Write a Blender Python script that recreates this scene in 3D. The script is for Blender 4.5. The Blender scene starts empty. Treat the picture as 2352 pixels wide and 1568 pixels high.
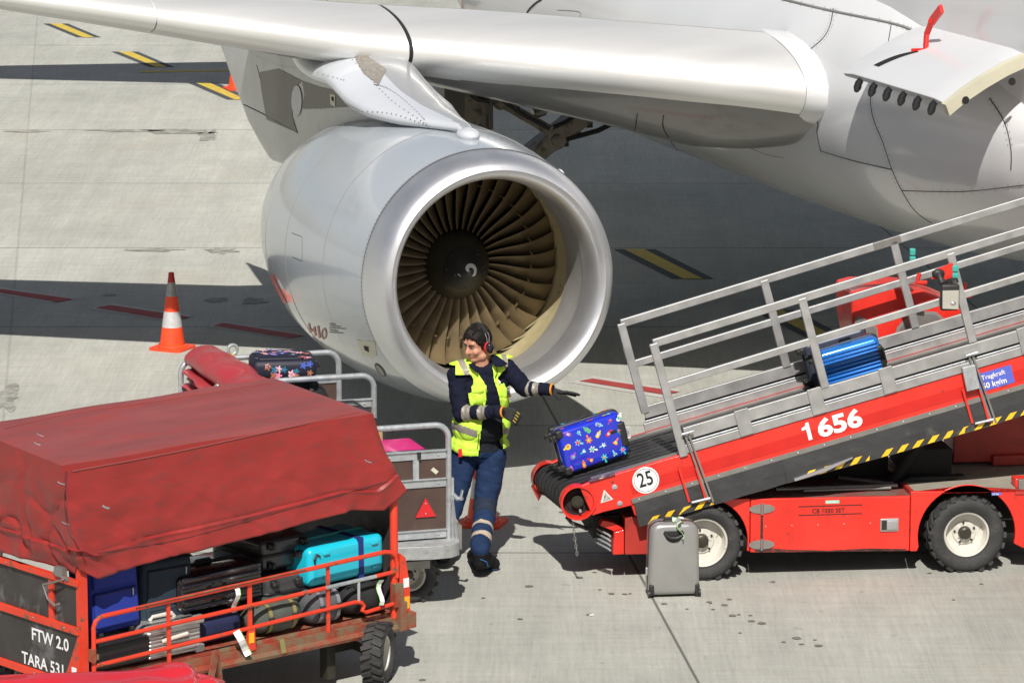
import bpy, math, random
from math import sin, cos, pi, radians as R
from mathutils import Vector as V, Matrix, noise, Euler
from mathutils.bvhtree import BVHTree
random.seed(7)
SC = bpy.context.scene
COL = SC.collection
# ------------------------------------------------------------------ camera measurements (photo read at 2352 px width)
FPX, PIT, CH, CX, CY = 9706., R(10.7), 7.645, 1176., 784.
CO = V((0, 0, CH))
def ray(x, y):
    a = (x-CX)/FPX; b = -(y-CY)/FPX
    return V((a, cos(PIT)+b*sin(PIT), -sin(PIT)+b*cos(PIT)))
def atz(x, y, z=0.):
    d = ray(x, y); return CO+d*((z-CH)/d.z)
def aty(x, y, Y):
    d = ray(x, y); return CO+d*(Y/d.y)
def proj(P):
    P = V(P)-CO; zc = P.y*cos(PIT)-P.z*sin(PIT); up = P.y*sin(PIT)+P.z*cos(PIT)
    return CX+FPX*P.x/zc, CY-FPX*up/zc
# ------------------------------------------------------------------ materials
MATS = {}
def mat(name, col, rough=.5, metal=0., var=.08, vs=4., col2=None, c2=(.55, .7), c2s=6., bump=0., bs=40., coat=0., stretch=(1, 1, 1), det=5., spec=None, rvar=0.):
    if name in MATS: return MATS[name]
    m = bpy.data.materials.new(name); m.use_nodes = True; nt = m.node_tree; N = nt.nodes; L = nt.links
    b = N['Principled BSDF']; b.inputs['Roughness'].default_value = rough; b.inputs['Metallic'].default_value = metal
    if coat: b.inputs['Coat Weight'].default_value = coat; b.inputs['Coat Roughness'].default_value = .06
    if spec is not None: b.inputs['Specular IOR Level'].default_value = spec
    tc = N.new('ShaderNodeTexCoord'); mp = N.new('ShaderNodeMapping'); mp.inputs['Scale'].default_value = stretch
    L.new(tc.outputs['Object'], mp.inputs['Vector'])
    n1 = N.new('ShaderNodeTexNoise'); n1.inputs['Scale'].default_value = vs; n1.inputs['Detail'].default_value = det; L.new(mp.outputs[0], n1.inputs['Vector'])
    mr = N.new('ShaderNodeMapRange'); mr.inputs[1].default_value = .25; mr.inputs[2].default_value = .75; mr.inputs[3].default_value = 1-var*1.5; mr.inputs[4].default_value = 1+var
    L.new(n1.outputs[0], mr.inputs[0])
    mu = N.new('ShaderNodeVectorMath'); mu.operation = 'SCALE'; mu.inputs[0].default_value = col[:3]; L.new(mr.outputs[0], mu.inputs['Scale'])
    out = mu.outputs[0]
    if col2:
        n2 = N.new('ShaderNodeTexNoise'); n2.inputs['Scale'].default_value = c2s; n2.inputs['Detail'].default_value = 7; n2.inputs['Roughness'].default_value = .65; L.new(mp.outputs[0], n2.inputs['Vector'])
        m2 = N.new('ShaderNodeMapRange'); m2.inputs[1].default_value = c2[0]; m2.inputs[2].default_value = c2[1]; L.new(n2.outputs[0], m2.inputs[0])
        mx = N.new('ShaderNodeMix'); mx.data_type = 'RGBA'; L.new(m2.outputs[0], mx.inputs[0]); L.new(out, mx.inputs[6]); mx.inputs[7].default_value = (*col2[:3], 1); out = mx.outputs[2]
    L.new(out, b.inputs['Base Color'])
    if rvar:
        m3 = N.new('ShaderNodeMapRange'); m3.inputs[1].default_value = .3; m3.inputs[2].default_value = .7; m3.inputs[3].default_value = max(0, rough-rvar); m3.inputs[4].default_value = rough+rvar
        L.new(n1.outputs[0], m3.inputs[0]); L.new(m3.outputs[0], b.inputs['Roughness'])
    if bump:
        n4 = N.new('ShaderNodeTexNoise'); n4.inputs['Scale'].default_value = bs; n4.inputs['Detail'].default_value = 4; L.new(mp.outputs[0], n4.inputs['Vector'])
        bp = N.new('ShaderNodeBump'); bp.inputs['Strength'].default_value = bump; bp.inputs['Distance'].default_value = .02; L.new(n4.outputs[0], bp.inputs['Height']); L.new(bp.outputs[0], b.inputs['Normal'])
    MATS[name] = m; return m
M = dict(
 white=mat('aircraft_white_paint', (.70, .71, .72), .22, 0, .02, 1.2, (.66, .66, .64), (.6, .85), .8, coat=.5),
 nac=mat('nacelle_grey_paint', (.40, .44, .48), .2, 0, .03, 1.5, (.34, .37, .40), (.55, .8), 1.5, coat=.6),
 alu=mat('polished_lip_metal', (.74, .75, .77), .42, .85, .03, 3, rvar=.05),
 slat=mat('slat_bare_metal', (.82, .82, .80), .40, .5, .03, 3, rvar=.05, stretch=(1, .2, 1)),
 wing=mat('wing_grey_paint', (.60, .62, .63), .25, 0, .04, 1.2, coat=.4),
 pyl=mat('pylon_grey_paint', (.42, .43, .43), .3, 0, .08, 2.5, (.25, .24, .22), (.6, .8), 3, coat=.3),
 pyldk=mat('pylon_dark_panel', (.13, .12, .105), .4, 0, .1, 3),
 seam=mat('panel_gap_dark', (.06, .06, .065), .7),
 seal=mat('rubber_seal_grey', (.22, .22, .21), .6),
 liner=mat('intake_liner_grey', (.33, .325, .31), .45, .2, .08, 5),
 case=mat('fan_case_cream', (.50, .43, .25), .45, 0, .12, 8),
 blade=mat('titanium_blade', (.17, .128, .070), .42, .25, .15, 9, (.2, .15, .1), (.6, .8), 12),
 hub=mat('fan_hub_dark', (.045, .042, .030), .4, .3, .1, 8),
 black=mat('black_paint', (.012, .012, .014), .5, 0, .1, 8),
 spinw=mat('white_swirl_paint', (.6, .6, .6), .4),
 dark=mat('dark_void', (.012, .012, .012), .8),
 gear=mat('gear_grey_beige', (.26, .235, .19), .5, .1, .15, 8, (.07, .06, .05), (.5, .65), 9),
 hose=mat('black_hose', (.02, .02, .02), .5),
 cream=mat('door_edge_cream', (.62, .60, .46), .4),
 redp=mat('red_loader_paint', (.74, .030, .018), .38, 0, .16, 2.2, (.20, .03, .022), (.60, .70), 11, coat=.2, rvar=.12, bump=.06, bs=30),
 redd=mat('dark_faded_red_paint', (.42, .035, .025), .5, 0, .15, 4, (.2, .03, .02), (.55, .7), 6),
 redc=mat('red_cart_paint', (.70, .05, .02), .42, 0, .12, 5, (.16, .08, .045), (.57, .66), 10, bump=.1, bs=60),
 rust=mat('rusty_worn_edge', (.32, .06, .03), .6, .2, .2, 7, (.20, .15, .09), (.42, .6), 9, bump=.2, bs=80),
 galv=mat('galvanised_steel', (.50, .53, .55), .42, .55, .14, 14, (.36, .38, .39), (.5, .7), 20, bump=.05, bs=60),
 alur=mat('aluminium_rail', (.43, .43, .425), .40, .5, .16, 7, (.33, .33, .32), (.6, .8), 9, rvar=.08),
 steel=mat('grey_steel', (.3, .29, .27), .45, .6, .12, 10),
 chrome=mat('bright_chrome', (.8, .8, .8), .12, 1.),
 rubber=mat('tyre_rubber', (.035, .035, .035), .75, 0, .2, 9, (.08, .075, .068), (.55, .75), 7, bump=.3, bs=60),
 skirt=mat('black_rubber_skirt', (.035, .035, .036), .5, 0, .15, 4, (.10, .095, .08), (.6, .75), 5, bump=.3, bs=10),
 belt=mat('conveyor_belt_black', (.022, .022, .023), .5, 0, .15, 5, (.06, .06, .06), (.55, .75), 5, stretch=(.4, 3, 1), bump=.2, bs=30),
 yel=mat('hazard_yellow', (.85, .52, .02), .45, 0, .08, 9),
 rimc=mat('cream_wheel_rim', (.60, .58, .52), .4, 0, .1, 9, (.22, .12, .06), (.62, .7), 14),
 deck=mat('dusty_deck', (.30, .27, .22), .85, 0, .12, 9, (.17, .15, .12), (.6, .75), 8, bump=.1),
 wht=mat('white_vinyl', (.82, .82, .82), .4, 0, .04, 20),
 blk=mat('black_vinyl', (.015, .015, .015), .4),
 bluesign=mat('blue_sign', (.10, .13, .55), .4, 0, .08, 12, (.25, .27, .6), (.6, .75), 14),
 teal=mat('teal_plastic', (.05, .38, .33), .35),
 orange=mat('orange_reflector', (.9, .42, .02), .3),
 redref=mat('red_reflector', (.62, .012, .02), .25, 0, .1, 60, coat=.5),
 mirror=mat('mirror_glass', (.8, .8, .8), .05, 1.),
 glass=mat('dark_window_glass', (.05, .05, .05), .1, coat=1),
 brown=mat('brown_plywood', (.075, .045, .035), .6, 0, .15, 7, (.14, .11, .09), (.6, .78), 6),
 brownb=mat('dirty_black_panel', (.045, .04, .038), .55, 0, .25, 5, (.16, .16, .165), (.57, .72), 3.5),
 conec=mat('orange_cone_plastic', (.86, .075, .02), .42, 0, .08, 12),
 cred=mat('dull_red_plastic', (.42, .025, .02), .4, 0, .1, 12),
 crefl=mat('reflective_cone_band', (.62, .62, .63), .4, .3, .1, 30, (.5, .1, .05), (.7, .75), 30),
 creflg=mat('reflective_cone_band_grey', (.36, .36, .37), .35, .5, .15, 20, (.1, .06, .05), (.65, .7), 30),
 tag=mat('white_paper_tag', (.82, .82, .82), .6),
 tagg=mat('green_tag_edge', (.35, .8, .2), .6),
 tagp=mat('grey_print', (.35, .35, .38), .6),
)
def tarpmat(name, c1, c2, rough, coat):
    m = mat(name, c1, rough, 0, .12, 1.6, c2, (.42, .72), 2.4, bump=.25, bs=9, coat=coat, rvar=.12, stretch=(.5, 1, 1))
    return m
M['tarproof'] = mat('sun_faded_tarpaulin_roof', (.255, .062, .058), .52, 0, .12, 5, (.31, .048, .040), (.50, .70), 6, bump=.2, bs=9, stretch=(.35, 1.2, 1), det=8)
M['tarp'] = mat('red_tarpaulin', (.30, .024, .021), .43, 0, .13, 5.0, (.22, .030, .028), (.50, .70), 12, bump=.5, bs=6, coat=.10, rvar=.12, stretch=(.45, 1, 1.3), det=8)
M['tarp2'] = tarpmat('glossy_red_tarpaulin', (.66, .02, .03), (.55, .03, .03), .25, .5)
M['tarp3'] = tarpmat('pinkish_red_tarpaulin', (.42, .03, .04), (.36, .05, .05), .4, .2)
# ------------------------------------------------------------------ mesh builder
class MB:
    def __init__(s): s.v = []; s.f = []; s.m = []; s.s = []
    def add(s, vs, fs, m=0, sm=False):
        o = len(s.v); s.v += [tuple(v) for v in vs]
        for f in fs: s.f.append(tuple(i+o for i in f)); s.m.append(m); s.s.append(sm)
    def obox(s, c, a, b, d, m=0):
        c, a, b, d = V(c), V(a), V(b), V(d)
        vs = [c+a*i+b*j+d*k for i in (-.5, .5) for j in (-.5, .5) for k in (-.5, .5)]
        s.add(vs, [(0, 1, 3, 2), (4, 6, 7, 5), (0, 4, 5, 1), (2, 3, 7, 6), (0, 2, 6, 4), (1, 5, 7, 3)], m)
    def box(s, x0, x1, y0, y1, z0, z1, m=0):
        s.obox(((x0+x1)/2, (y0+y1)/2, (z0+z1)/2), (x1-x0, 0, 0), (0, y1-y0, 0), (0, 0, z1-z0), m)
    def beam(s, a, b, w, h, m=0, up=(0, 0, 1)):
        a, b = V(a), V(b); d = b-a; u = V(up); sd = d.cross(u)
        if sd.length < 1e-6: sd = d.cross(V((1, 0, 0)))
        sd.normalize(); u = sd.cross(d).normalized(); s.obox((a+b)/2, d, sd*w, u*h, m)
    def prism(s, poly, y0, y1, m=0, ax='xz'):
        def P(a, b, y):
            return (a, y, b) if ax == 'xz' else ((y, a, b) if ax == 'yz' else (a, b, y))
        n = len(poly); vs = [P(a, b, y0) for a, b in poly]+[P(a, b, y1) for a, b in poly]
        s.add(vs, [tuple(range(n)), tuple(range(2*n-1, n-1, -1))]+[(i, i+n, (i+1) % n+n, (i+1) % n) for i in range(n)], m)
    def loft(s, rings, m=0, sm=True, closed=True, caps=True):
        n = len(rings[0]); vs = [p for r in rings for p in r]; fs = []
        for i in range(len(rings)-1):
            for j in range(n if closed else n-1):
                k = (j+1) % n; fs.append((i*n+j, i*n+k, (i+1)*n+k, (i+1)*n+j))
        s.add(vs, fs, m, sm)
        if caps and closed:
            s.add(rings[0], [tuple(range(n-1, -1, -1))], m); s.add(rings[-1], [tuple(range(n))], m)
    def tube(s, pts, r, n=10, m=0, caps=True, closed=False):
        pts = [V(p) for p in pts]; k = len(pts); rs = r if isinstance(r, (list, tuple)) else [r]*k
        rings = []; up = None
        for i, p in enumerate(pts):
            if closed: t = pts[(i+1) % k]-pts[i-1]
            else: t = pts[min(i+1, k-1)]-pts[max(i-1, 0)]
            t.normalize()
            if up is None: up = t.orthogonal().normalized()
            up = (up-t*up.dot(t))
            up = up.normalized() if up.length > 1e-6 else t.orthogonal().normalized()
            b = t.cross(up)
            rings.append([p+(up*cos(2*pi*j/n)+b*sin(2*pi*j/n))*rs[i] for j in range(n)])
        if closed: rings.append(rings[0])
        s.loft(rings, m, True, True, caps and not closed)
    def lathe(s, prof, o=(0, 0, 0), ax=(1, 0, 0), n=48, m=0, ms=None, a0=0, a1=2*pi):
        """prof [(along, radius)]"""
        o, ax = V(o), V(ax).normalized(); u = V((0, 0, 1)) if abs(ax.z) < .9 else V((1, 0, 0))
        u = (u-ax*u.dot(ax)).normalized(); w = ax.cross(u); full = abs(a1-a0-2*pi) < 1e-4
        nn = n if full else n+1
        rings = [[o+ax*h+(u*cos(a0+(a1-a0)*j/n)+w*sin(a0+(a1-a0)*j/n))*r for j in range(nn)] for h, r in prof]
        for i in range(len(rings)-1):
            s.loft([rings[i], rings[i+1]], ms[i] if ms else m, True, full, False)
    def disc(s, c, ax, r, m=0, n=32):
        s.lathe([(0, r), (0, 0.0001)], c, ax, n, m)
    def cyl(s, a, b, r, n=20, m=0): s.tube([a, b], r, n, m)
    def ell(s, c, rad, m=0, n=20, k=12, rot=None):
        c = V(c); rings = []
        for i in range(1, k):
            th = pi*i/k; rings.append([V((rad[0]*sin(th)*cos(2*pi*j/n), rad[1]*sin(th)*sin(2*pi*j/n), rad[2]*cos(th))) for j in range(n)])
        T, B = V((0, 0, rad[2])), V((0, 0, -rad[2]))
        if rot is not None: rings = [[rot@p for p in r] for r in rings]; T = rot@T; B = rot@B
        rings = [[p+c for p in r] for r in rings]; s.loft(rings, m, True, True, False)
        s.add([T+c]+rings[0], [(0, j+1, (j+1) % n+1) for j in range(n)], m, True)
        s.add([B+c]+rings[-1], [(0, (j+1) % n+1, j+1) for j in range(n)], m, True)
    def rbox(s, x0, x1, y0, y1, z0, z1, r, m=0, k=4):
        """rounded box"""
        cx, cy, cz = (x0+x1)/2, (y0+y1)/2, (z0+z1)/2; hx, hy, hz = (x1-x0)/2-r, (y1-y0)/2-r, (z1-z0)/2-r
        K = 2*k; rings = []
        def ringat(th):
            pts = []
            for q, (sx, sy) in enumerate(((1, 1), (-1, 1), (-1, -1), (1, -1))):
                for j in range(k+1):
                    a = q*pi/2+j*pi/2/k
                    pts.append(V((cx+sx*hx+r*sin(th)*cos(a), cy+sy*hy+r*sin(th)*sin(a), cz+(hz if cos(th) > 0 else -hz)+r*cos(th))))
            return pts
        for i in range(k+1): rings.append(ringat(pi/2*i/k-1e-5 if i == k else pi/2*i/k+1e-4))
        for i in range(k+1): rings.append(ringat(pi/2+1e-5+pi/2*i/k*(1-1e-3)))
        s.loft(rings, m, True, True, True)
    def build(s, name, mats, parent=None, fix=True, ang=35, bevel=0.):
        me = bpy.data.meshes.new(name); me.from_pydata(s.v, [], s.f)
        if not isinstance(mats, (list, tuple)): mats = [mats]
        for mm in mats: me.materials.append(mm)
        me.polygons.foreach_set('material_index', s.m); me.polygons.foreach_set('use_smooth', s.s)
        me.update()
        if fix:
            import bmesh
            bm = bmesh.new(); bm.from_mesh(me); bmesh.ops.remove_doubles(bm, verts=bm.verts, dist=2e-5); bmesh.ops.recalc_face_normals(bm, faces=bm.faces); bm.to_mesh(me); bm.free()
        if any(s.s):
            try: me.set_sharp_from_angle(angle=R(ang))
            except Exception: pass
        o = bpy.data.objects.new(name, me); COL.objects.link(o)
        if bevel:
            b = o.modifiers.new('bevel', 'BEVEL'); b.width = bevel; b.segments = 2; b.limit_method = 'ANGLE'; b.angle_limit = R(50)
            me.polygons.foreach_set('use_smooth', [True]*len(me.polygons))
            b.harden_normals = True
        if parent: o.parent = parent
        return o
def merge(o, mb, m):
    """add small surface detail to the mesh it belongs to"""
    import bmesh
    me = o.data; me.materials.append(m); k = len(me.materials)-1; t = bpy.data.meshes.new('t'); t.from_pydata(mb.v, [], mb.f); t.update()
    bm = bmesh.new(); bm.from_mesh(me); n = len(bm.faces); bm.from_mesh(t); bm.faces.ensure_lookup_table()
    for i in range(n, len(bm.faces)): bm.faces[i].material_index = k+mb.m[i-n]
    bm.to_mesh(me); bm.free(); bpy.data.meshes.remove(t)
def tag(o, label=None, cat=None, group=None, kind=None):
    if label: o['label'] = label
    if cat: o['category'] = cat
    if group: o['group'] = group
    if kind: o['kind'] = kind
    return o
def thing(name, label, cat, loc=(0, 0, 0), rz=0., group=None, mw=None):
    o = bpy.data.objects.new(name, None); COL.objects.link(o); o.empty_display_size = .2
    if mw is not None: o.matrix_world = mw
    else: o.location = loc; o.rotation_euler = (0, 0, rz)
    return tag(o, label, cat, group)
def frame(o, ex, ey, ez):
    m = Matrix.Identity(4)
    for i, e in enumerate((ex, ey, ez)):
        e = V(e).normalized()
        for j in range(3): m[j][i] = e[j]
    for j in range(3): m[j][3] = o[j]
    return m
def text(mb, s, o, ex, ey, size, m=0, bold=0., depth=.002, align='LEFT', sx=1.):
    cu = bpy.data.curves.new('t', 'FONT'); cu.body = s; cu.size = size; cu.offset = bold*size; cu.align_x = align; cu.resolution_u = 3
    ob = bpy.data.objects.new('t', cu); COL.objects.link(ob); bpy.context.view_layer.update()
    me = bpy.data.meshes.new_from_object(ob.evaluated_get(bpy.context.evaluated_depsgraph_get()))
    ex, ey, o = V(ex).normalized(), V(ey).normalized(), V(o); n = ex.cross(ey)
    vs = [o+ex*v.co.x*sx+ey*v.co.y+n*depth for v in me.vertices]; mb.add(vs, [tuple(p.vertices) for p in me.polygons], m)
    bpy.data.objects.remove(ob); bpy.data.curves.remove(cu); bpy.data.meshes.remove(me)
def arc(c, r, a0, a1, n): return [(c[0]+r*cos(R(a0+(a1-a0)*i/n)), c[1]+r*sin(R(a0+(a1-a0)*i/n))) for i in range(n+1)]
def wheel(parent, c, axis, Rr, w, rimr, mt='rubber', mr='rimc', lugs=22, name='wheel'):
    """tyre mesh with rim child; axis points outward"""
    c, axis = V(c), V(axis).normalized(); b = MB(); h = w/2
    prof = [(h*.55, rimr), (h*.8, rimr+.01), (h*.95, rimr+(Rr-rimr)*.35), (h, rimr+(Rr-rimr)*.6), (h*.93, Rr-.02), (h*.78, Rr-.006), (0, Rr), (-h*.78, Rr-.006), (-h*.93, Rr-.02), (-h, rimr+(Rr-rimr)*.6), (-h*.8, rimr+.01), (-h*.55, rimr)]
    b.lathe(prof, (0, 0, 0), axis, 56)
    u = axis.orthogonal().normalized(); v = axis.cross(u)
    for i in range(lugs):
        for sd in (1, -1):
            a = 2*pi*(i+(.5 if sd < 0 else 0))/lugs; rd = u*cos(a)+v*sin(a); tg = -u*sin(a)+v*cos(a)
            b.obox(rd*(Rr+.001)+axis*sd*h*.46, rd*.022, (axis*sd+tg*.35).normalized()*h*.98, (tg-axis*sd*.35).normalized()*Rr*.145)
    t = b.build(name, M[mt], parent); t.location = c
    r = MB(); d = axis
    r.lathe([(h*.62, rimr+.006), (h*.70, rimr-.002), (h*.66, rimr-.012), (h*.2, rimr-.022), (-h*.05, rimr-.03), (-h*.1, rimr*.55), (h*.02, rimr*.50), (h*.02, rimr*.3)], (0, 0, 0), d, 40)
    r.lathe([(h*.02, rimr*.3), (h*.35, rimr*.26), (h*.42, rimr*.2), (h*.42, .001)], (0, 0, 0), d, 24, 1)
    for i in range(5):
        a = 2*pi*i/5+.3; p = (u*cos(a)+v*sin(a))*rimr*.46
        r.tube([p+d*h*.0, p+d*h*.12], .009, 6, 1)
    r.lathe([(-h*.6, rimr-.002), (-h*.1, rimr-.03)], (0, 0, 0), d, 40)
    r.build('rim', [M[mr], M['hub']], t)
    return t
# ------------------------------------------------------------------ world, sun, camera
SUND = V((.032, .90, -1.)).normalized()
w = bpy.data.worlds.new('World'); SC.world = w; w.use_nodes = True; nt = w.node_tree
sky = nt.nodes.new('ShaderNodeTexSky'); sky.sky_type = 'NISHITA'; sky.sun_disc = False
el = math.asin(-SUND.z); sky.sun_elevation = el; sky.sun_rotation = math.atan2(-SUND.x, -SUND.y)
sky.air_density = 1.; sky.dust_density = 1.2; sky.altitude = 200
bg = nt.nodes['Background']; bg.inputs['Strength'].default_value = .062; tn = nt.nodes.new('ShaderNodeVectorMath'); tn.operation = 'MULTIPLY'; tn.inputs[1].default_value = (1.19, 1.01, .89); nt.links.new(sky.outputs[0], tn.inputs[0]); nt.links.new(tn.outputs[0], bg.inputs['Color'])
sl = bpy.data.lights.new('sun', 'SUN'); sl.energy = 4.9; sl.angle = R(.55); sl.color = (1, .955, .89)
so = bpy.data.objects.new('sun', sl); COL.objects.link(so); so.rotation_euler = SUND.to_track_quat('-Z', 'Y').to_euler()
cd = bpy.data.cameras.new('camera'); cam = bpy.data.objects.new('camera', cd); COL.objects.link(cam); SC.camera = cam
cd.sensor_width = 36; cd.sensor_fit = 'HORIZONTAL'; cd.lens = 36*FPX/2352; cam.location = CO; cam.rotation_euler = (pi/2-PIT, 0, 0); cd.clip_end = 6000; cd.clip_start = .5
SC.view_settings.view_transform = 'Standard'; SC.view_settings.look = 'None'; SC.view_settings.exposure = 0.1; SC.view_settings.gamma = 1
SC.render.engine = 'CYCLES'; SC.render.resolution_x = 1024; SC.render.resolution_y = 682
# ------------------------------------------------------------------ apron
def groundmat():
    m = bpy.data.materials.new('apron_concrete'); m.use_nodes = True; nt = m.node_tree; N = nt.nodes; L = nt.links; b = N['Principled BSDF']
    b.inputs['Roughness'].default_value = .82; b.inputs['Specular IOR Level'].default_value = .3
    tc = N.new('ShaderNodeTexCoord')
    def mapn(sc, rz=0):
        mp = N.new('ShaderNodeMapping'); mp.vector_type = 'POINT'; mp.inputs['Rotation'].default_value = (0, 0, rz); mp.inputs['Scale'].default_value = sc; L.new(tc.outputs['Object'], mp.inputs[0]); return mp.outputs[0]
    def nz(vec, sc, det, ro=.55):
        n = N.new('ShaderNodeTexNoise'); n.inputs['Scale'].default_value = sc; n.inputs['Detail'].default_value = det; n.inputs['Roughness'].default_value = ro; L.new(vec, n.inputs[0]); return n.outputs[0]
    def rng(x, a, b_, c, d):
        r = N.new('ShaderNodeMapRange'); L.new(x, r.inputs[0])
        for i, q in enumerate((a, b_, c, d)): r.inputs[i+1].default_value = q
        return r.outputs[0]
    def mul(a, b_):
        x = N.new('ShaderNodeMath'); x.operation = 'MULTIPLY'
        for i, q in enumerate((a, b_)):
            if isinstance(q, float): x.inputs[i].default_value = q
            else: L.new(q, x.inputs[i])
        return x.outputs[0]
    rz = -R(5.8)
    st = rng(nz(mapn((1, .045, 1), rz), 34, 3, .7), .3, .7, .90, 1.075)
    st2 = rng(nz(mapn((1, .01, 1), rz), 5, 4, .6), .3, .7, .94, 1.05)
    cr = rng(nz(mapn((.12, 1, 1), 0), 10, 4, .6), .3, .7, .93, 1.06)
    big = rng(nz(mapn((1, .55, 1)), .45, 6, .6), .32, .68, .84, 1.08)
    med = rng(nz(mapn((1, .4, 1)), 2.2, 6, .6), .3, .7, .93, 1.05)
    fine = rng(nz(mapn((1, .4, 1)), 60, 3, .6), .25, .75, .93, 1.06)
    pit = rng(nz(mapn((1, .6, 1)), 9, 8, .7), .30, .40, .72, 1.0)
    f = mul(mul(mul(st, st2), mul(cr, big)), mul(mul(med, fine), pit))
    # slab joints: across (every 4.79 m) and along (parallel to the broom direction)
    sp = N.new('ShaderNodeSeparateXYZ'); L.new(tc.outputs['Object'], sp.inputs[0])
    def math_(op, a, b_=None, c=None):
        x = N.new('ShaderNodeMath'); x.operation = op
        for i, q in enumerate((a, b_, c)):
            if q is None: continue
            if isinstance(q, (int, float)): x.inputs[i].default_value = q
            else: L.new(q, x.inputs[i])
        return x.outputs[0]
    def joint(coord, off, per, wd):
        fr = math_('FRACT', math_('DIVIDE', math_('SUBTRACT', coord, off-.5*per), per)); d = math_('MULTIPLY', math_('ABSOLUTE', math_('SUBTRACT', fr, .5)), per)
        return rng(d, wd*.5, wd*1.2, .33, 1.)
    xa = math_('ADD', sp.outputs[0], math_('MULTIPLY', sp.outputs[1], .101))
    j1 = joint(sp.outputs[1], 31.70, 4.775, .016); j2 = joint(xa, .965+.101*30.98, 4.9, .012)
    # slabs differ a little from each other
    cy_ = math_('FLOOR', math_('DIVIDE', math_('SUBTRACT', sp.outputs[1], 31.70), 4.775)); cx_ = math_('FLOOR', math_('DIVIDE', math_('SUBTRACT', xa, .965+.101*30.98), 4.9))
    cb_ = N.new('ShaderNodeCombineXYZ'); L.new(cx_, cb_.inputs[0]); L.new(cy_, cb_.inputs[1]); wn = N.new('ShaderNodeTexWhiteNoise'); L.new(cb_.outputs[0], wn.inputs[0])
    slab = mul(rng(wn.outputs[0], 0, 1, .96, 1.03), rng(cy_, -2, 3, .95, 1.10))
    j2 = math_('MAXIMUM', j2, rng(xa, 1., 3., .84, 0.))
    f = mul(mul(f, slab), mul(j1, j2))
    v = N.new('ShaderNodeVectorMath'); v.operation = 'SCALE'; v.inputs[0].default_value = (.420, .424, .380); L.new(f, v.inputs['Scale'])
    mx = N.new('ShaderNodeMix'); mx.data_type = 'RGBA'; L.new(rng(nz(mapn((1, .5, 1), .8), .8, 5), .58, .75, 0., .5), mx.inputs[0]); L.new(v.outputs[0], mx.inputs[6]); mx.inputs[7].default_value = (.40, .36, .29, 1)
    L.new(mx.outputs[2], b.inputs['Base Color'])
    bp = N.new('ShaderNodeBump'); bp.inputs['Strength'].default_value = .25; bp.inputs['Distance'].default_value = .006; L.new(st, bp.inputs['Height']); L.new(bp.outputs[0], b.inputs['Normal'])
    return m
g = MB(); g.add([(-1500, -300, 0), (1500, -300, 0), (1500, 3000, 0), (-1500, 3000, 0)], [(0, 1, 2, 3)])
apron = g.build('apron', groundmat(), fix=False); tag(apron, kind='structure')
def sheet(name, quads, m, z):
    b = MB()
    for q in quads:
        b.add([atz(x, y, z) for x, y in q], [tuple(range(len(q)))])
    o = b.build(name, m, apron, fix=False); return o
myel = mat('marking_yellow', (.62, .46, .07), .7, 0, .12, 8, (.5, .42, .2), (.6, .8), 9)
mdrk = mat('marking_dark_border', (.065, .075, .085), .8, 0, .15, 7)
mred = mat('marking_red', (.36, .05, .045), .7, 0, .15, 7, (.3, .14, .12), (.6, .8), 9)
mwht = mat('marking_white', (.50, .49, .46), .7, 0, .1, 7, (.42, .41, .38), (.5, .7), 6)
for a, b_, c, d, y0, y1 in ((99, 156, 232, 176, 54.5, 86), (256, 317, 400, 342, 119, 154), (432, 500, 583, 522, 190.5, 229), (1408, 1505, 1640, 1544, 572, 640), (1725, 1822, 1962, 1864, 711, 781)):
    for yy in (0,):
        bw = (b_-a)*.26
        sheet('dark_border', [[(a, y0), (b_, y0), (c, y1), (d, y1)]], mdrk, .004)
        sheet('yellow_dash', [[(a+bw, y0), (b_-bw, y0), (c-bw, y1), (d+bw, y1)]], myel, .008)
sheet('yellow_line', [[(320, 163.5), (530, 160), (530, 163.5), (320, 167)]], myel, .004)
for wq, rq in (([(-150, 638), (0, 659), (179, 685), (118, 695), (0, 676), (-150, 655)], [(-150, 643), (0, 663), (167, 686), (131, 693), (0, 671), (-150, 650)]),
               ([(259, 697), (446, 725), (391, 738), (203, 708.5)], [(253, 700), (438, 727.5), (398, 735.5), (220, 706)]),
               ([(520, 738), (704, 769), (659, 778), (475, 749)], [(514, 741), (697, 769.5), (664, 775.5), (490, 747)]),
               ([(1362, 863), (1566, 895), (1520, 913), (1310, 878)], [(1361, 868.5), (1560, 899), (1528, 906), (1330, 874)])):
    sheet('white_border', [wq], mwht, .004); sheet('red_dash', [rq], mred, .008)
# worn stains on the slab
mst = mat('apron_stain', (.25, .245, .22), .85, 0, .25, 8, (.36, .36, .32), (.45, .6), 7); mst2 = mat('apron_spot', (.17, .16, .14), .8, 0, .2, 12)
def blob(name, px, py, rx, ry, m, z=.004, seed=0, n=40, rough=.5):
    c = atz(px, py, z); b = MB(); pts = []
    for i in range(n):
        a = 2*pi*i/n; q = 1+rough*noise.noise(V((cos(a)*1.7+seed*3.1, sin(a)*1.7, seed)))*1.8+rough*.5*noise.noise(V((cos(a)*6+seed, sin(a)*6, seed)))
        pts.append((c.x+rx*q*cos(a), c.y+ry*q*sin(a), z))
    b.add([(c.x, c.y, z)]+pts, [(0, i+1, (i+1) % n+1) for i in range(n)]); o = b.build(name, m, apron, fix=False); return o
for i, (px, py, rx, ry) in enumerate(((12, 914, .17, .50), (400, 302, .45, .20), (478, 312, .12, .45), (350, 574, .27, .10), (510, 576, .16, .2), (500, 688, .10, .14), (585, 690, .12, .2), (250, 677, .07, .06), (300, 300, .5, .1), (60, 302, .3, .1))):
    blob('worn_stain', px, py, rx, ry, mst, .0045, i)
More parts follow.
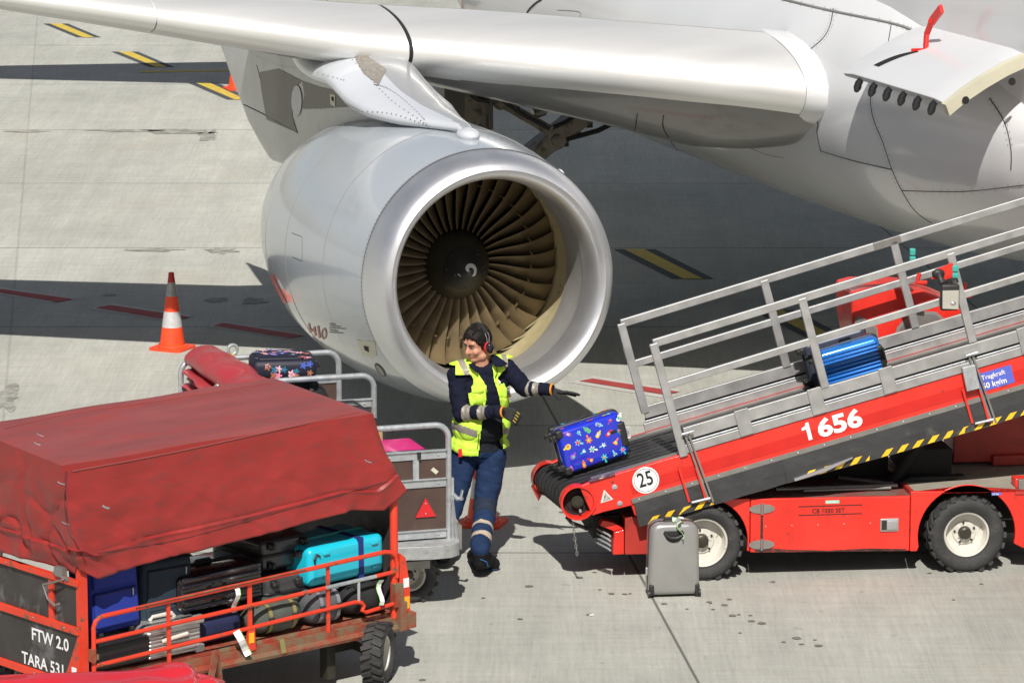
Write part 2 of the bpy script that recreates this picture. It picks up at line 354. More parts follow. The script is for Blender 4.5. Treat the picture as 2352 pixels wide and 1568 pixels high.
sp = [(1585, 1262), (1365, 1313), (1331, 1325), (1378, 1353), (1404, 1362), (1435, 1363), (1447, 1362), (1525, 1385), (1578, 1397), (1629, 1381), (1632, 1384), (1638, 1398), (1675, 1375), (1682, 1412), (1697, 1410), (1724, 1412), (1726, 1425), (1750, 1430), (1664, 1388), (1775, 1335), (1830, 1464), (1872, 1468), (1880, 1481), (1841, 1478), (1800, 1473), (2254, 1340), (2135, 1315), (1215, 1345), (1110, 1372), (970, 1560), (1355, 1410), (1195, 1420), (1290, 1175), (2190, 1376), (1700, 1452)]
for i, (px, py) in enumerate(sp):
    r = .012+.022*random.random(); blob('oil_spot', px, py, r, r*1.1, mst2, .0045, i+50, 14, .2)
# ================================================================== AIRLINER (local x forward, y inboard, z up; origin under the intake lip)
B_ = R(18.5)
AF, AY = V((sin(B_), -cos(B_), 0)), V((cos(B_), sin(B_), 0))
AO = V((-.10, 34.1, 0)); AMW = frame(AO, AF, AY, (0, 0, 1)); AMI = AMW.inverted()
air = thing('airliner', 'white and grey twin-engine airliner with its round engine intake facing the camera', 'airliner', mw=AMW)
def aly(x, y, yl):      # photo point on a plane parallel to the fuselage
    d = ray(x, y); p = AO+AY*yl; return AMI@(CO+d*((p-CO).dot(AY)/d.dot(AY)))
def alx(x, y, xl):
    d = ray(x, y); p = AO+AF*xl; return AMI@(CO+d*((p-CO).dot(AF)/d.dot(AF)))
# ---- fuselage
YC, ZC, FR = 5.75, 3.83, 1.975
def fsec(x, n=72):
    ta = max(0., (-x-11.5)/14.); r = FR*(1-.0*ta)*(1-.85*ta**1.5) if ta < 1 else .3; zc = ZC+ta**1.6*1.4
    if x > 7: q = min(1, (x-7)/5.); r = FR*math.sqrt(max(.001, 1-q*q)); zc = ZC-.35*q
    return [V((x, YC+r*cos(2*pi*j/n), zc+(r*1.04)*sin(2*pi*j/n))) for j in range(n)]
b = MB(); b.loft([fsec(x) for x in [-25, -23, -21, -19, -17, -15, -13.5, -12, -11, -9, -6, -3, 0, 2, 4, 7, 8, 9, 10, 11, 11.6, 11.98]], 0)
fus = b.build('fuselage', M['white'], air)
# ---- wing to body fairing
FA = [(-14.2, 1.55, 2.05, 3.6), (-13.4, 1.90, 1.80, 3.7), (-12.4, 2.14, 1.58, 3.9), (-11.2, 2.28, 1.46, 4.1), (-9.8, 2.36, 1.40, 4.2), (-7.5, 2.42, 1.38, 4.3), (-4, 2.45, 1.38, 4.4), (-2, 2.43, 1.40, 4.4), (-.8, 2.38, 1.45, 4.3), (.3, 2.27, 1.54, 4.15), (1.1, 2.14, 1.64, 3.9), (1.65, 2.02, 1.74, 3.7), (1.95, 1.93, 1.84, 3.5)]
def fair(x, w, zb, zt, n=96):
    zc = 2.95; out = []
    for j in range(n):
        a = 2*pi*j/n; c_, s_ = cos(a), sin(a); p = 2.35
        yy = w*math.copysign(abs(c_)**(2/p), c_); zz = (zt-zc if s_ > 0 else zc-zb)*math.copysign(abs(s_)**(2/p), s_)
        if s_ > 0: yy = w*math.copysign(abs(c_)**(2/2.2), c_)*(1-.06*s_)
        out.append(V((x, YC+yy, zc+zz)))
    return out
b = MB(); rr = []
for i in range(len(FA)-1):
    for k in range(4):
        q = k/4; rr.append(fair(*[FA[i][j]*(1-q)+FA[i+1][j]*q for j in range(4)]))
rr.append(fair(*FA[-1])); b.loft(rr, 0); fairing = b.build('wing_body_fairing', M['white'], air, ang=60)
# ---- wing
def foil(tc, cam_=.02, n=26):
    up = []; lo = []
    for i in range(n+1):
        x = (1-cos(pi*i/n))/2; yt = 5*tc*(.2969*math.sqrt(x)-.126*x-.3516*x*x+.2843*x**3-.1036*x**4); yc = 4*cam_*x*(1-x)
        up.append((x, yc+yt)); lo.append((x, yc-yt))
    return up, lo
def wst(y):
    xle = -2.9+.51*y; xte = -7.25+(.06*(y+.65) if y > -.65 else .36*(y+.65))
    zle = 3.27-.096*y+.045*max(0, -y-.3)**.9; tc = .152 if y > 1 else .152+(.095-.152)*min(1, (1-y)/4.5); inc = R(3.0 if y > 0 else 3.0+.15*y)
    return xle, xte, zle, tc, inc
def wpt(y, x, zz, off=0):
    xle, xte, zle, tc, inc = wst(y); c = xle-xte; return V((xle-c*x, y, zle+zz*c-sin(inc)*c*x))
def wring(y, off=0., xu=1., xl=1.):
    up, lo = foil(wst(y)[3]); c = wst(y)[0]-wst(y)[1]
    U = [(x, z) for x, z in up if x <= xu+1e-6]; Lw = [(x, z) for x, z in lo if x <= xl+1e-6]
    pts = U[::-1]+Lw[1:]; out = []
    for i, (x, z) in enumerate(pts):
        p = wpt(y, x, z*(1-.30*min(1, max(0, (x-.10)/.3))) if z > .04*x else z*(1+.85*min(1, max(0, (y+.3)/3))**1.3*min(1, x*7)*(1-.75*min(1, max(0, (y-2.7)/1.0))**1.6)))
        if off:
            a = pts[max(0, i-1)]; d = pts[min(len(pts)-1, i+1)]; t = V((-(d[0]-a[0]), 0, d[1]-a[1])).normalized(); p = p+V((t.z, 0, -t.x))*(-off)
        out.append(p)
    return out
ys = [5.2, 4.2, 3.8, 3.6, 3.45, 3.3, 3.15, 3.0, 2.7, 2, 1, .3, -.65, -2, -3.5, -5, -7, -9, -10.5]
b = MB(); b.loft([wring(y) for y in ys], 0); wg = b.build('wing', [M['wing'], mat('wing_underside_shaded_grey', (.22, .22, .215), .3, 0, .1, 2, (.15, .145, .14), (.55, .75), 2.5, coat=.3)], air, ang=50)
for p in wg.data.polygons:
    if p.normal.z < -.35: p.material_index = 1  # grey lower skin, darkened further to carry the shaded ground's reflection
def lering(y, off, xu, xl, n=16):
    xle, xte, zle, tc, inc = wst(y); c = xle-xte; pts = []
    def zf(x): return 5*tc*(.2969*math.sqrt(x)-.126*x-.3516*x*x+.2843*x**3-.1036*x**4)
    for k in range(n, -1, -1): x = xu/c*(k/n)**2; pts.append((x, .08*x*(1-x)+zf(x)))
    for k in range(1, 9): x = xl/c*(k/8)**2; pts.append((x, .08*x*(1-x)-zf(x)))
    out = []
    for i, (x, z) in enumerate(pts):
        p = wpt(y, x, z); a = pts[max(0, i-1)]; d = pts[min(len(pts)-1, i+1)]; t = V((-(d[0]-a[0]), 0, d[1]-a[1])).normalized(); out.append(p+V((t.z, 0, -t.x))*(-off))
    return out
def slat(y0, y1, nm='slat', fac=1.):
    rings = [lering(y0+(y1-y0)*k/12, .014, .95*fac, .30*fac) for k in range(13)]
    b = MB(); inn = [lering(y0+(y1-y0)*k/12, -.004, .95*fac, .30*fac) for k in range(13)]
    full = [o_+i_[::-1] for o_, i_ in zip(rings, inn)]
    b.loft(full, 0); return b.build(nm, M['slat'], air, ang=40)
b = MB(); b.tube([lering(3.2-k*13.4/40, .010, .952, .3)[0] for k in range(41)], .0075, 6); b.build('slat_seam', M['seal'], air)
slat(3.205, .139); slat(.106, -1.9); slat(-1.912, -10.4)
b = MB(); rings = [lering(y, .006, .95, .3) for y in (.147, .098)]; b.loft([r_+[p+V((-.02, 0, 0)) for p in r_[::-1]] for r_ in rings], 0); b.build('slat_gap', M['dark'], air)
# root fairing cap at the leading edge, flap edge and hinge fairing
b = MB(); rings = []
for k in range(9):
    y = 3.21+.32*k/8; c = wst(y)[0]-wst(y)[1]; rings.append([p+V((.05*sin(pi*k/8), 0, 0)) for p in lering(y, .018, 1.1, .6)])
b.loft([r_+[p+V((-.02, 0, 0)) for p in r_[::-1]] for r_ in rings], 0); b.build('root_fillet', M['white'], air)
def canoe(y, x0, x1, z0, r):
    b = MB(); n = 12; rings = []
    for i in range(n+1):
        q = i/n; rr_ = r*math.sqrt(max(.0004, 1-(2*q-1)**2)) if q < .5 else r*(1-((q-.5)*2)**2*.97); x = x0+(x1-x0)*q
        rings.append([V((x, y+.6*rr_*cos(2*pi*j/16), z0-.12*q+rr_*sin(2*pi*j/16))) for j in range(16)])
    b.loft(rings, 0); b.build('flap_track_fairing', M['wing'], air)
canoe(.75, -5.6, -9., 2.85, .3); canoe(-3.2, -5.2, -8.6, 3.15, .27)
# ---- tailplane and fin (throw the far shadow, out of frame)
b = MB()
def surf(p0, p1, c0, c1, th):
    rs = []
    for q in (0, .5, 1):
        p = V(p0).lerp(V(p1), q); c = c0+(c1-c0)*q; up, lo = foil(.1, 0, 10); rs.append([V((p.x-c*x, p.y+(z*c if th else 0), p.z+(0 if th else z*c))) for x, z in up[::-1]+lo[1:]])
    return rs
b.loft(surf((-20.2, 5.2, 5.5), (-22.9, -.6, 6.0), 3.6, 1.5, 0), 0); b.build('tailplane', M['white'], air)
b = MB(); b.loft(surf((-20.2, 6.3, 5.5), (-22.9, 12.1, 6.0), 3.6, 1.5, 0), 0); b.build('tailplane', M['white'], air)
b = MB(); b.loft(surf((-18.6, 5.75, 5.6), (-23.2, 5.75, 11.6), 5.6, 2.0, 1), 0); b.build('tail_fin', M['white'], air)
b = MB(); b.loft([[V((p.x, 2*YC-p.y, p.z)) for p in wring(y)] for y in ys], 0); b.build('wing', M['wing'], air, ang=50)
# ---- engine
EC = V((0, 0, 1.69)); EA = V((1, 0, .035)).normalized()
OUT = [(.0, .925), (-.012, .955), (-.04, .985), (-.10, 1.018), (-.2, 1.045), (-.36, 1.072), (-.6, 1.105), (-.95, 1.142), (-1.4, 1.17), (-2.0, 1.182), (-2.6, 1.165), (-3.1, 1.12), (-3.5, 1.06), (-3.9, .97), (-4.1, .92), (-4.1, .88), (-3.6, .86)]
cowl = MB(); cowl.lathe([p for p in OUT if p[0] <= -.36], (0, 0, 0), EA, 144)
cowl = cowl.build('engine_cowling', M['nac'], air); cowl.location = EC
def echild(mb, nm, mats, par=None, **k): return mb.build(nm, mats, cowl if par is None else par, **k)
b = MB(); b.lathe([(-.36, 1.0725)]+[(x, r+.0015) for x, r in OUT[1:6]][::-1][1:]+[(.0, .925), (-.012, .897), (-.05, .868), (-.12, .845), (-.2, .832), (-.30, .825)], (0, 0, 0), EA, 144); echild(b, 'intake_lip', M['alu'])
b = MB(); b.lathe([(-.30, .8235), (-.5, .83), (-.72, .848), (-.80, .858)], (0, 0, 0), EA, 120); echild(b, 'intake_liner', M['liner'])
b = MB(); b.lathe([(-.80, .857), (-.805, .864), (-.92, .893), (-1.1, .901), (-1.27, .902), (-1.35, .90)], (0, 0, 0), EA, 120)
echild(b, 'fan_case', M['case'])
b = MB()
for a in (15, 105, 195, 285):
    for da in (-2, 2):
        for xx in (-.90, -1.0):
            q = R(a+da); p = V((xx, .900*sin(q), .900*cos(q)+xx*.035)); b.tube([p, V((xx, p.y*.994, p.z*.994))], .009, 6)
merge([c for c in bpy.data.objects if c.name.startswith('fan_case')][0], b, M['dark'])
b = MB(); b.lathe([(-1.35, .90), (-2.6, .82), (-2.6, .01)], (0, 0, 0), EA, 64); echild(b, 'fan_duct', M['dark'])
b = MB(); b.lathe([(-0.96, 0.185), (-1.0, 0.215), (-1.1, 0.27), (-1.22, 0.31), (-1.45, 0.33)], (0, 0, 0), EA, 64); hub = echild(b, 'fan_hub', M['hub'])
b = MB(); b.lathe([(-0.8, 0.0005), (-0.803, 0.012), (-0.825, 0.05), (-0.87, 0.105), (-0.93, 0.16), (-0.96, 0.187)], (0, 0, 0), EA, 64); spin = echild(b, 'spinner', M['black'])
b = MB()
for i in range(8):
    q = 2*pi*i/8; p = V((-.93, .163*sin(q), .163*cos(q)-.033)); b.ell(p, (.006, .009, .009), 0, 8, 5)
merge(spin, b, M['hub'])
def spr(r):   # x on spinner for radius
    P = [(-0.8, 0.0), (-0.803, 0.012), (-0.825, 0.05), (-0.87, 0.105), (-0.93, 0.16), (-0.96, 0.187)]
    for (x0, r0), (x1, r1) in zip(P, P[1:]):
        if r <= r1: return x0+(x1-x0)*(r-r0)/(r1-r0)
    return -.96
b = MB(); n = 46; L1 = []; L2 = []
for i in range(n+1):
    q = i/n; a = R(-60)+q*R(400); rc = .004+.095*q**1.1; wd = (.010+.016*sin(pi*min(1, q*1.1))) if q < .93 else .02
    for Lst, r in ((L1, max(.0006, rc-wd*.7)), (L2, rc+wd*.7)):
        Lst.append(V((spr(r)+.0025, -r*cos(a), r*sin(a)+spr(r)*.035)))
for i in range(n): b.add([L1[i], L1[i+1], L2[i+1], L2[i]], [(0, 1, 2, 3)], 0, True)
b.build('swirl_mark', M['spinw'], spin)
# fan blades: one mesh, 36 copies turned round the shaft
b = MB(); nr, nc = 12, 7; gr = []
for i in range(nr+1):
    q = i/nr; r = .27+(.893-.27)*q; st = R(14+48*q**.9); ch = .15+.095*q; rowu = []; rowl = []
    for j in range(nc+1):
        t_ = j/nc-.5; ax_ = -t_*ch*cos(st); tg = t_*ch*sin(st)+.018*sin(pi*(t_+.5))*(1+q); th = .007*(1-(2*t_)**2)+.0006
        lean = .07*sin(pi*q*.9)*q; xx = -1.20+ax_-.02*q
        rowu.append(V((xx, tg+lean+th, r))); rowl.append(V((xx, tg+lean-th, r)))
    gr.append(rowu+rowl[::-1])
b.loft(gr, 0)
q = .62; b.obox((-1.14, .06, .27+.62*q), (.05, .03, 0), (-.012, .02, 0), (0, 0, .012), 0)
b0 = b.build('fan_blade', M['blade'], cowl, ang=50)
for i in range(36):
    o = b0 if i == 0 else b0.copy()
    if i: COL.objects.link(o); o.parent = cowl
    o.rotation_euler = (-2*pi*i/36-.03, 0, 0)
# rivets, seams, plates on the cowling
def ring(xx, off, r, nm, m, a0=0, a1=2*pi, n=120):
    for (x0, r0), (x1, r1) in zip(OUT, OUT[1:]):
        if x1 <= xx <= x0 and x1 < x0: rad = r0+(r1-r0)*(xx-x0)/(x1-x0); break
    b = MB(); pts = [V((xx, (rad+off)*sin(a0+(a1-a0)*k/n), (rad+off)*cos(a0+(a1-a0)*k/n)+xx*.035)) for k in range(n if a1-a0 > 6 else n+1)]
    b.tube(pts, r, 6, 0, closed=a1-a0 > 6); echild(b, nm, m)
for xx in (-1.22, -2.35, -3.3): ring(xx, -.001, .0035, 'cowl_seam', M['seal'])
ring(-.362, -.001, .004, 'cowl_seam', M['seam'])
b = MB()
for i in range(190):
    for xx, rad in ((-.34, 1.0705), (-.385, 1.076)):
        q = 2*pi*i/190; b.disc(V((xx, (rad+.002)*sin(q), (rad+.002)*cos(q)+xx*.035)), V((0, sin(q), cos(q))), .0042, 0, 6)
    q = 2*pi*i/190; b.disc(V((-.315, .8215*sin(q), .8215*cos(q)-.011)), V((0, -sin(q), -cos(q))), .004, 0, 6)
merge(cowl, b, M['seam'])
b = MB()
for a in (0, 118, 242):
    for dx in range(9):
        for da in (-2.2, -1.1, 1.1, 2.2):
            q = R(a+da); xx = -.02-.035*dx
            for (x0, r0), (x1, r1) in zip(OUT, OUT[1:]):
                if x1 <= xx <= x0 and x1 < x0: rad = r0+(r1-r0)*(xx-x0)/(x1-x0)
            b.disc(V((xx, (rad+.003)*sin(q), (rad+.003)*cos(q)+xx*.035)), V((0, sin(q), cos(q))), .0038, 0, 6)
merge(cowl, b, M['seam'])
# core exhaust
b = MB(); b.lathe([(-3.6, .62), (-4.4, .56), (-5.2, .44), (-5.2, .40), (-4.6, .3)], (0, 0, 0), EA, 48); echild(b, 'core_nozzle', M['steel'])
b = MB(); b.lathe([(-4.6, .28), (-5.2, .24), (-5.9, .02)], (0, 0, 0), EA, 32); echild(b, 'exhaust_plug', M['steel'])
bpy.context.view_layer.update()
# surfaces for laying seams and plates: ray from the photo point onto the built surface
def bvh(objs):
    vs, fs = [], []
    for o in objs:
        k = len(vs); vs += [o.matrix_world@v.co for v in o.data.vertices]; fs += [tuple(i+k for i in p.vertices) for p in o.data.polygons]
    return BVHTree.FromPolygons(vs, fs)
BF = bvh([fairing, fus, wg]); BN = bvh([cowl] + [o for o in cowl.children if o.name.startswith('intake_lip')])
def hit(T, x, y):
    h = T.ray_cast(CO, ray(x, y).normalized(), 200); return (h[0], h[1]) if h[0] else None
def seamline(T, pts, r, nm, m, par, sub=8, off=0.):
    P = []
    for (x0, y0), (x1, y1) in zip(pts, pts[1:]):
        for k in range(sub):
            P.append((x0+(x1-x0)*k/sub, y0+(y1-y0)*k/sub))
    P.append(pts[-1]); Q = []
    mi = par.matrix_world.inverted()
    for p in P:
        h = hit(T, *p)
        if h: Q.append(mi@(h[0]+h[1]*off*(1 if h[1].dot(ray(*p)) < 0 else -1)))
    if len(Q) > 2:
        b = MB(); b.tube(Q, r, 6); b.build(nm, m, par)
def smooth(pts, n=6):
    out = []
    for i in range(len(pts)-1):
        p0, p1, p2, p3 = pts[max(0, i-1)], pts[i], pts[i+1], pts[min(len(pts)-1, i+2)]
        for k in range(n):
            t = k/n; out.append(tuple(.5*(2*p1[j]+(p2[j]-p0[j])*t+(2*p0[j]-5*p1[j]+4*p2[j]-p3[j])*t*t+(3*p1[j]-p0[j]-3*p2[j]+p3[j])*t**3) for j in (0, 1)))
    return out+[pts[-1]]
for pts, r, m in (([(1578, 65), (1650, 70), (1719, 82), (1787, 99), (1828, 113), (1856, 130), (1868, 145)], .012, 'seal'),
                  ([(1914, 20), (1907, 58), (1890, 89), (1852, 121)], .006, 'seam'), ([(1795, -2), (1903, 24), (2044, 53), (2095, 70), (2132, 89), (2165, 108)], .014, 'seal'),
                  ([(2047, 58), (2038, 112)], .005, 'seam'), ([(2009, 185), (1999, 222), (2006, 273), (2027, 325), (2049, 390), (2071, 437), (2102, 485), (2140, 512)], .005, 'seam'),
                  ([(1885, 347), (1958, 369), (2049, 390)], .0055, 'seam'), ([(1866, 253), (1879, 285), (1877, 304), (1885, 347)], .007, 'seam'), ([(2071, 438), (2150, 440), (2232, 439), (2352, 425)], .0045, 'seam'),
                  ([(2273, 226), (2307, 280), (2322, 342), (2322, 390)], .006, 'seam'), ([(1464, 262), (1459, 300), (1461, 331)], .005, 'seam'), ([(1524, 267), (1526, 301), (1577, 369), (1640, 400)], .005, 'seam'),
                  ([(1246, -2), (1228, 10), (1213, 26), (1208, 44)], .012, 'seam'), ([(1280, 24), (1330, 28), (1330, 44)], .003, 'seam'), ([(1700, 330), (1760, 355), (1800, 363)], .003, 'seal')):
    seamline(BF, smooth(pts, 4), r, 'panel_seam', M[m], fairing, 2)
for pts, r in (([(690, 500), (720, 520), (745, 600), (725, 690)], .003), ([(625, 545), (660, 555)], .004), ([(625, 590), (660, 620)], .003), ([(780, 470), (870, 330), (960, 290)], .0025)):
    pass
for pts in ([(670, 535), (694, 544), (694, 600), (672, 590)], [(795, 935), (835, 950), (835, 955)], [(820, 865), (895, 885)]):
    seamline(BN, pts, .0025, 'cowl_seam', M['seam'], cowl, 4)
def decal(T, poly, nm, m, par, off=.004):
    cx = sum(p[0] for p in poly)/len(poly); cy = sum(p[1] for p in poly)/len(poly); mi = par.matrix_world.inverted(); vs = []
    for p in [(cx, cy)]+list(poly):
        h = hit(T, *p)
        if not h: return
        n_ = h[1] if h[1].dot(ray(*p)) < 0 else -h[1]; vs.append(mi@(h[0]+n_*off))
    b = MB(); b.add(vs, [(0, i+1, (i+1) % len(poly)+1) for i in range(len(poly))], 0, True); return b.build(nm, m, par, fix=False)
decal(BN, [(820, 780), (862, 784), (866, 816), (856, 822), (832, 812)], 'drain_plate', M['cream'], cowl)
decal(BN, [(836, 793), (847, 796), (849, 808), (839, 803)], 'drain_hole', M['dark'], cowl, .006)
decal(BN, [(874+13*cos(R(a))*.9+6*sin(R(a)), 849+14*sin(R(a))+6*cos(R(a))) for a in range(0, 360, 20)], 'inspection_port', M['black'], cowl)
decal(BN, [(874+9*cos(R(a))*.9+5*sin(R(a)), 849+11*sin(R(a))+5*cos(R(a))) for a in range(0, 360, 20)], 'inspection_port_glass', M['steel'], cowl, .006)
mstr = mat('nacelle_red_stripe', (.75, .05, .03), .3, coat=.5)
for y in range(626, 690, 7):
    xx = 617+(y-626)*.52; decal(BN, [(xx-1, y), (xx+7, y), (xx+10.7, y+7), (xx+2.7, y+7)], 'red_stripe', mstr, cowl)
mlet = mat('nacelle_red_lettering', (.36, .07, .04), .4)
def strokes(T, segs, wd, nm, m, par):
    for (x0, y0, x1, y1) in segs:
        dx, dy = x1-x0, y1-y0; l = math.hypot(dx, dy); nx, ny = -dy/l*wd/2, dx/l*wd/2; K = max(1, int(l/8))
        for k in range(K):
            a, c = k/K, (k+1)/K
            decal(T, [(x0+dx*a+nx, y0+dy*a+ny), (x0+dx*c+nx, y0+dy*c+ny), (x0+dx*c-nx, y0+dy*c-ny), (x0+dx*a-nx, y0+dy*a-ny)], nm, m, par, .005)
strokes(BN, [(710, 742, 714, 763), (722, 750, 726, 771), (713, 756, 723, 760), (731, 748, 735, 776)], 4, 'cowl_lettering', mlet, cowl)
strokes(BN, [(745+5*cos(R(a)), 766+12*sin(R(a)), 745+5*cos(R(a+40)), 766+12*sin(R(a+40))) for a in range(0, 360, 40)], 3, 'cowl_lettering', mlet, cowl)
strokes(BN, [(757+(i % 2), 742+5*i, 757+14+6*((i*7) % 5), 744.5+5*i) for i in range(5)], 1.6, 'cowl_lettering', M['seal'], cowl)
# faint numbers chalked on the lower blades
mchalk = mat('red_chalk', (.42, .16, .08), .7)
b = MB()
for i, s_ in ((18, '28'), (17, '27'), (16, '26'), (19, '29'), (20, '30')):
    pass
# ---- pylon
PN = [(-.78, 2.82), (-.95, 2.87), (-1.3, 2.90), (-1.75, 2.94), (-2.2, 3.01), (-2.6, 3.10), (-2.88, 3.19), (-3.4, 3.28), (-4.4, 3.3), (-6.5, 3.1), (-8.4, 2.85), (-9.0, 2.68), (-8.55, 2.4), (-8.1, 2.19), (-7.9, 2.1), (-7.75, 2.02), (-7.26, 1.87), (-6.81, 1.76), (-6.1, 1.80), (-5.2, 1.95), (-4.2, 2.3), (-3.3, 2.5), (-2.2, 2.6), (-1.2, 2.7)]
def wdt(x): return .012 if x > -.8 else (.02+.20*min(1, (-x-.78)/1.1) if x > -6 else .22*max(.08, (9.05+x)/3.05))
n = len(PN); b = MB()
def ptop(x):
    P = PN[:12]
    for (x0, z0), (x1, z1) in zip(P, P[1:]):
        if x1 <= x <= x0: return z0+(z1-z0)*(x0-x)/(x0-x1)
    return 2.7
def pbot(x):
    P = [PN[0]]+PN[:11:-1]+[PN[11]]
    P = sorted(P, key=lambda q: -q[0])
    for (x0, z0), (x1, z1) in zip(P, P[1:]):
        if x1 <= x <= x0: return z0+(z1-z0)*(x0-x)/max(1e-6, x0-x1)
    return 2.6
rings = []
for k in range(46):
    x = -.785-(8.99-.785)*k/45; zt, zb = ptop(x), min(pbot(x), ptop(x)-.01); h = (zt-zb)/2; zc = (zt+zb)/2; w_ = wdt(x); pp = 3.2
    rings.append([V((x, w_*math.copysign(abs(cos(a))**(2/pp), cos(a)), zc+h*math.copysign(abs(sin(a))**(2/pp), sin(a)))) for a in [2*pi*j/28 for j in range(28)]])
b.loft(rings, 0); pyl = b.build('pylon', M['pyl'], air, ang=60)
bpy.context.view_layer.update(); BP = bvh([pyl])
M['pylw'] = mat('pylon_white_shell', (.55, .58, .62), .25, 0, .03, 2, coat=.5)
# white-blue outer shell of the pylon: fatter nose fairing
b = MB(); rings = []
for k in range(30):
    q = k/29; x = -.80-4.4*q; top = min(ptop(x)+.012, 3.24); hh = .05+.27*min(1, q*2.6); bot = top-hh; w_ = .05+.15*min(1, q*3.2); zc = (top+bot)/2; h = (top-bot)/2; ob = .40*math.sin(pi*min(.999, max(0, q-.05)/1.02))**.85
    rings.append([V((x, (w_*math.copysign(abs(cos(a))**(2/2.4), cos(a)))-(ob if cos(a) < 0 else 0)*abs(cos(a)), zc+h*math.copysign(abs(sin(a))**(2/2.2), sin(a))-(.07*min(1, q*1.5)*abs(cos(a))**1.5 if cos(a) < 0 else 0))) for a in [2*pi*j/40 for j in range(40)]])
b.loft(rings, 0); shell = b.build('pylon_nose_fairing', [M['pylw'], mat('pylon_ridge_grey', (.33, .34, .35), .3, 0, .04, 3, coat=.4)], air, ang=60)
for p in shell.data.polygons:
    if p.center.y > -.03-.085*(-p.center.x-.8): p.material_index = 1
bpy.context.view_layer.update(); BS = bvh([pyl, shell]); BP = bvh([pyl])
def dp(poly, nm, m, off=.005):      # subdivided decal following the surface
    cx = sum(p[0] for p in poly)/len(poly); cy = sum(p[1] for p in poly)/len(poly); mi = air.matrix_world.inverted(); K = 5; P = []
    for i in range(len(poly)):
        a, c = poly[i], poly[(i+1) % len(poly)]
        for k in range(4): P.append((a[0]+(c[0]-a[0])*k/4, a[1]+(c[1]-a[1])*k/4))
    vs = []; fs = []; n_ = len(P)
    for s_ in range(1, K+1):
        for p in P:
            x, y = cx+(p[0]-cx)*s_/K, cy+(p[1]-cy)*s_/K; h = hit(BP, x, y)
            if not h: return None
            nn = h[1] if h[1].dot(ray(x, y)) < 0 else -h[1]; vs.append(mi@(h[0]+nn*off))
    h = hit(BP, cx, cy); vs.append(mi@(h[0]+h[1]*(off if h[1].dot(ray(cx, cy)) < 0 else -off)))
    for s_ in range(K-1):
        for i in range(n_): fs.append((s_*n_+i, s_*n_+(i+1) % n_, (s_+1)*n_+(i+1) % n_, (s_+1)*n_+i))
    for i in range(n_): fs.append((len(vs)-1, i, (i+1) % n_))
    b = MB(); b.add(vs, fs, 0, True); return b.build(nm, m, pyl, fix=False)
bpy.context.view_layer.update()
def dpp(*a, **k):
    o = dp(*a, **k)
    if o: o.parent = pyl; o.matrix_parent_inverse = Matrix.Identity(4)
dpp([(597, 166), (640, 158), (694, 186), (680, 200), (671, 265), (684, 305), (613, 275), (600, 200)], 'dark_panel', M['pyldk'])
dpp([(694, 186), (735, 200), (800, 213), (862, 235), (850, 243), (735, 250), (696, 250), (700, 215)], 'dark_panel', M['pyldk'])
dpp([(683+12*cos(R(a)), 232+36*sin(R(a))) for a in range(0, 360, 30)], 'access_disc', mat('access_disc_paint', (.55, .56, .58), .35), .009)
dpp([(760, 216), (772, 218), (772, 246), (761, 240)], 'vent_plate', M['cream'], .009)
dpp([(764, 222), (769, 223), (769, 233), (764, 231)], 'vent_hole', M['dark'], .012)
BP = BS
dpp([(805, 118), (830, 120), (888, 160), (870, 196), (835, 170)], 'grille_panel', mat('grille_tan', (.26, .24, .21), .5, 0, .2, 30), .006)
for pts, r in (([(560, 240), (620, 270), (684, 305)], .006), ([(590, 150), (610, 235), (614, 272)], .004)):
    seamline(BP, smooth(pts, 5), r, 'pylon_seam', M['seam'], pyl, 1)
b = MB(); mi = pyl.matrix_world.inverted()
for pts in ([(590, 130), (640, 150), (700, 160), (790, 185)], [(640, 120), (655, 180), (662, 260)], [(780, 108), (840, 170), (900, 232), (980, 286)], [(560, 245), (640, 268)], [(860, 195), (890, 204), (930, 232), (975, 275)], [(700, 250), (800, 255), (900, 262), (985, 290)]):
    for (x, y) in smooth(pts, 9):
        h = hit(BP, x, y)
        if h: n_ = h[1] if h[1].dot(ray(x, y)) < 0 else -h[1]; b.disc(mi@(h[0]+n_*.006), mi.to_3x3()@n_, .0065, 0, 6)
merge(pyl, b, M['seam'])
# white dome where the pylon meets the cowling
b = MB(); b.ell((-.84, 0, 2.80), (.15, .095, .06), 0, 24, 12); b.build('pylon_toe_fairing', M['pylw'], air)
# strake on far side of the cowling
p = aly(1325, 405, 0)
b = MB(); b.ell((-.75, .78, 2.44), (.09, .03, .05), 0, 14, 8); b.build('cowl_strake', M['pylw'], air)
# ---- landing gear (local x = -6.7)
GX = -6.7
b = MB(); b.cyl((GX, 1.75, .45), (GX, 1.95, 3.0), .11, 20); b.cyl((GX, 1.95, 1.9), (GX, 1.95, 3.05), .16, 20)
gl = b.build('main_gear_leg', M['gear'], air)
b = MB(); b.box(GX-.1, GX+.1, 1.62, 2.12, 2.0, 3.0); b.build('gear_leg_door', M['pyldk'], air)
for dy in (-.46, .46): wheel(air, (GX, 1.75+dy, .57), (0, 1 if dy > 0 else -1, 0), .57, .40, .26, mr='steel', lugs=0, name='gear_wheel')
kn = alx(1268, 318, GX); top = alx(1378, 232, GX); lo = V((GX, 1.95, 1.15))
b = MB(); b.beam(kn, top, .17, .26, 0, (1, 0, 0)); b.beam(kn+(kn-top).normalized()*.5, kn, .17, .26, 0, (1, 0, 0)); b.beam(lo, kn, .15, .2, 0, (1, 0, 0))
b.lathe([(-.12, .001), (-.12, .10), (.14, .10), (.14, .06), (.16, .05), (.16, .001)], kn, (1, 0, 0), 20)
st = b.build('gear_side_stay', M['gear'], air)
b = MB()
for q in (.2, .45, .7, .9):
    p = kn.lerp(top, q); b.box(p.x+.08, p.x+.13, p.y-.03, p.y+.03, p.z-.14, p.z-.08)
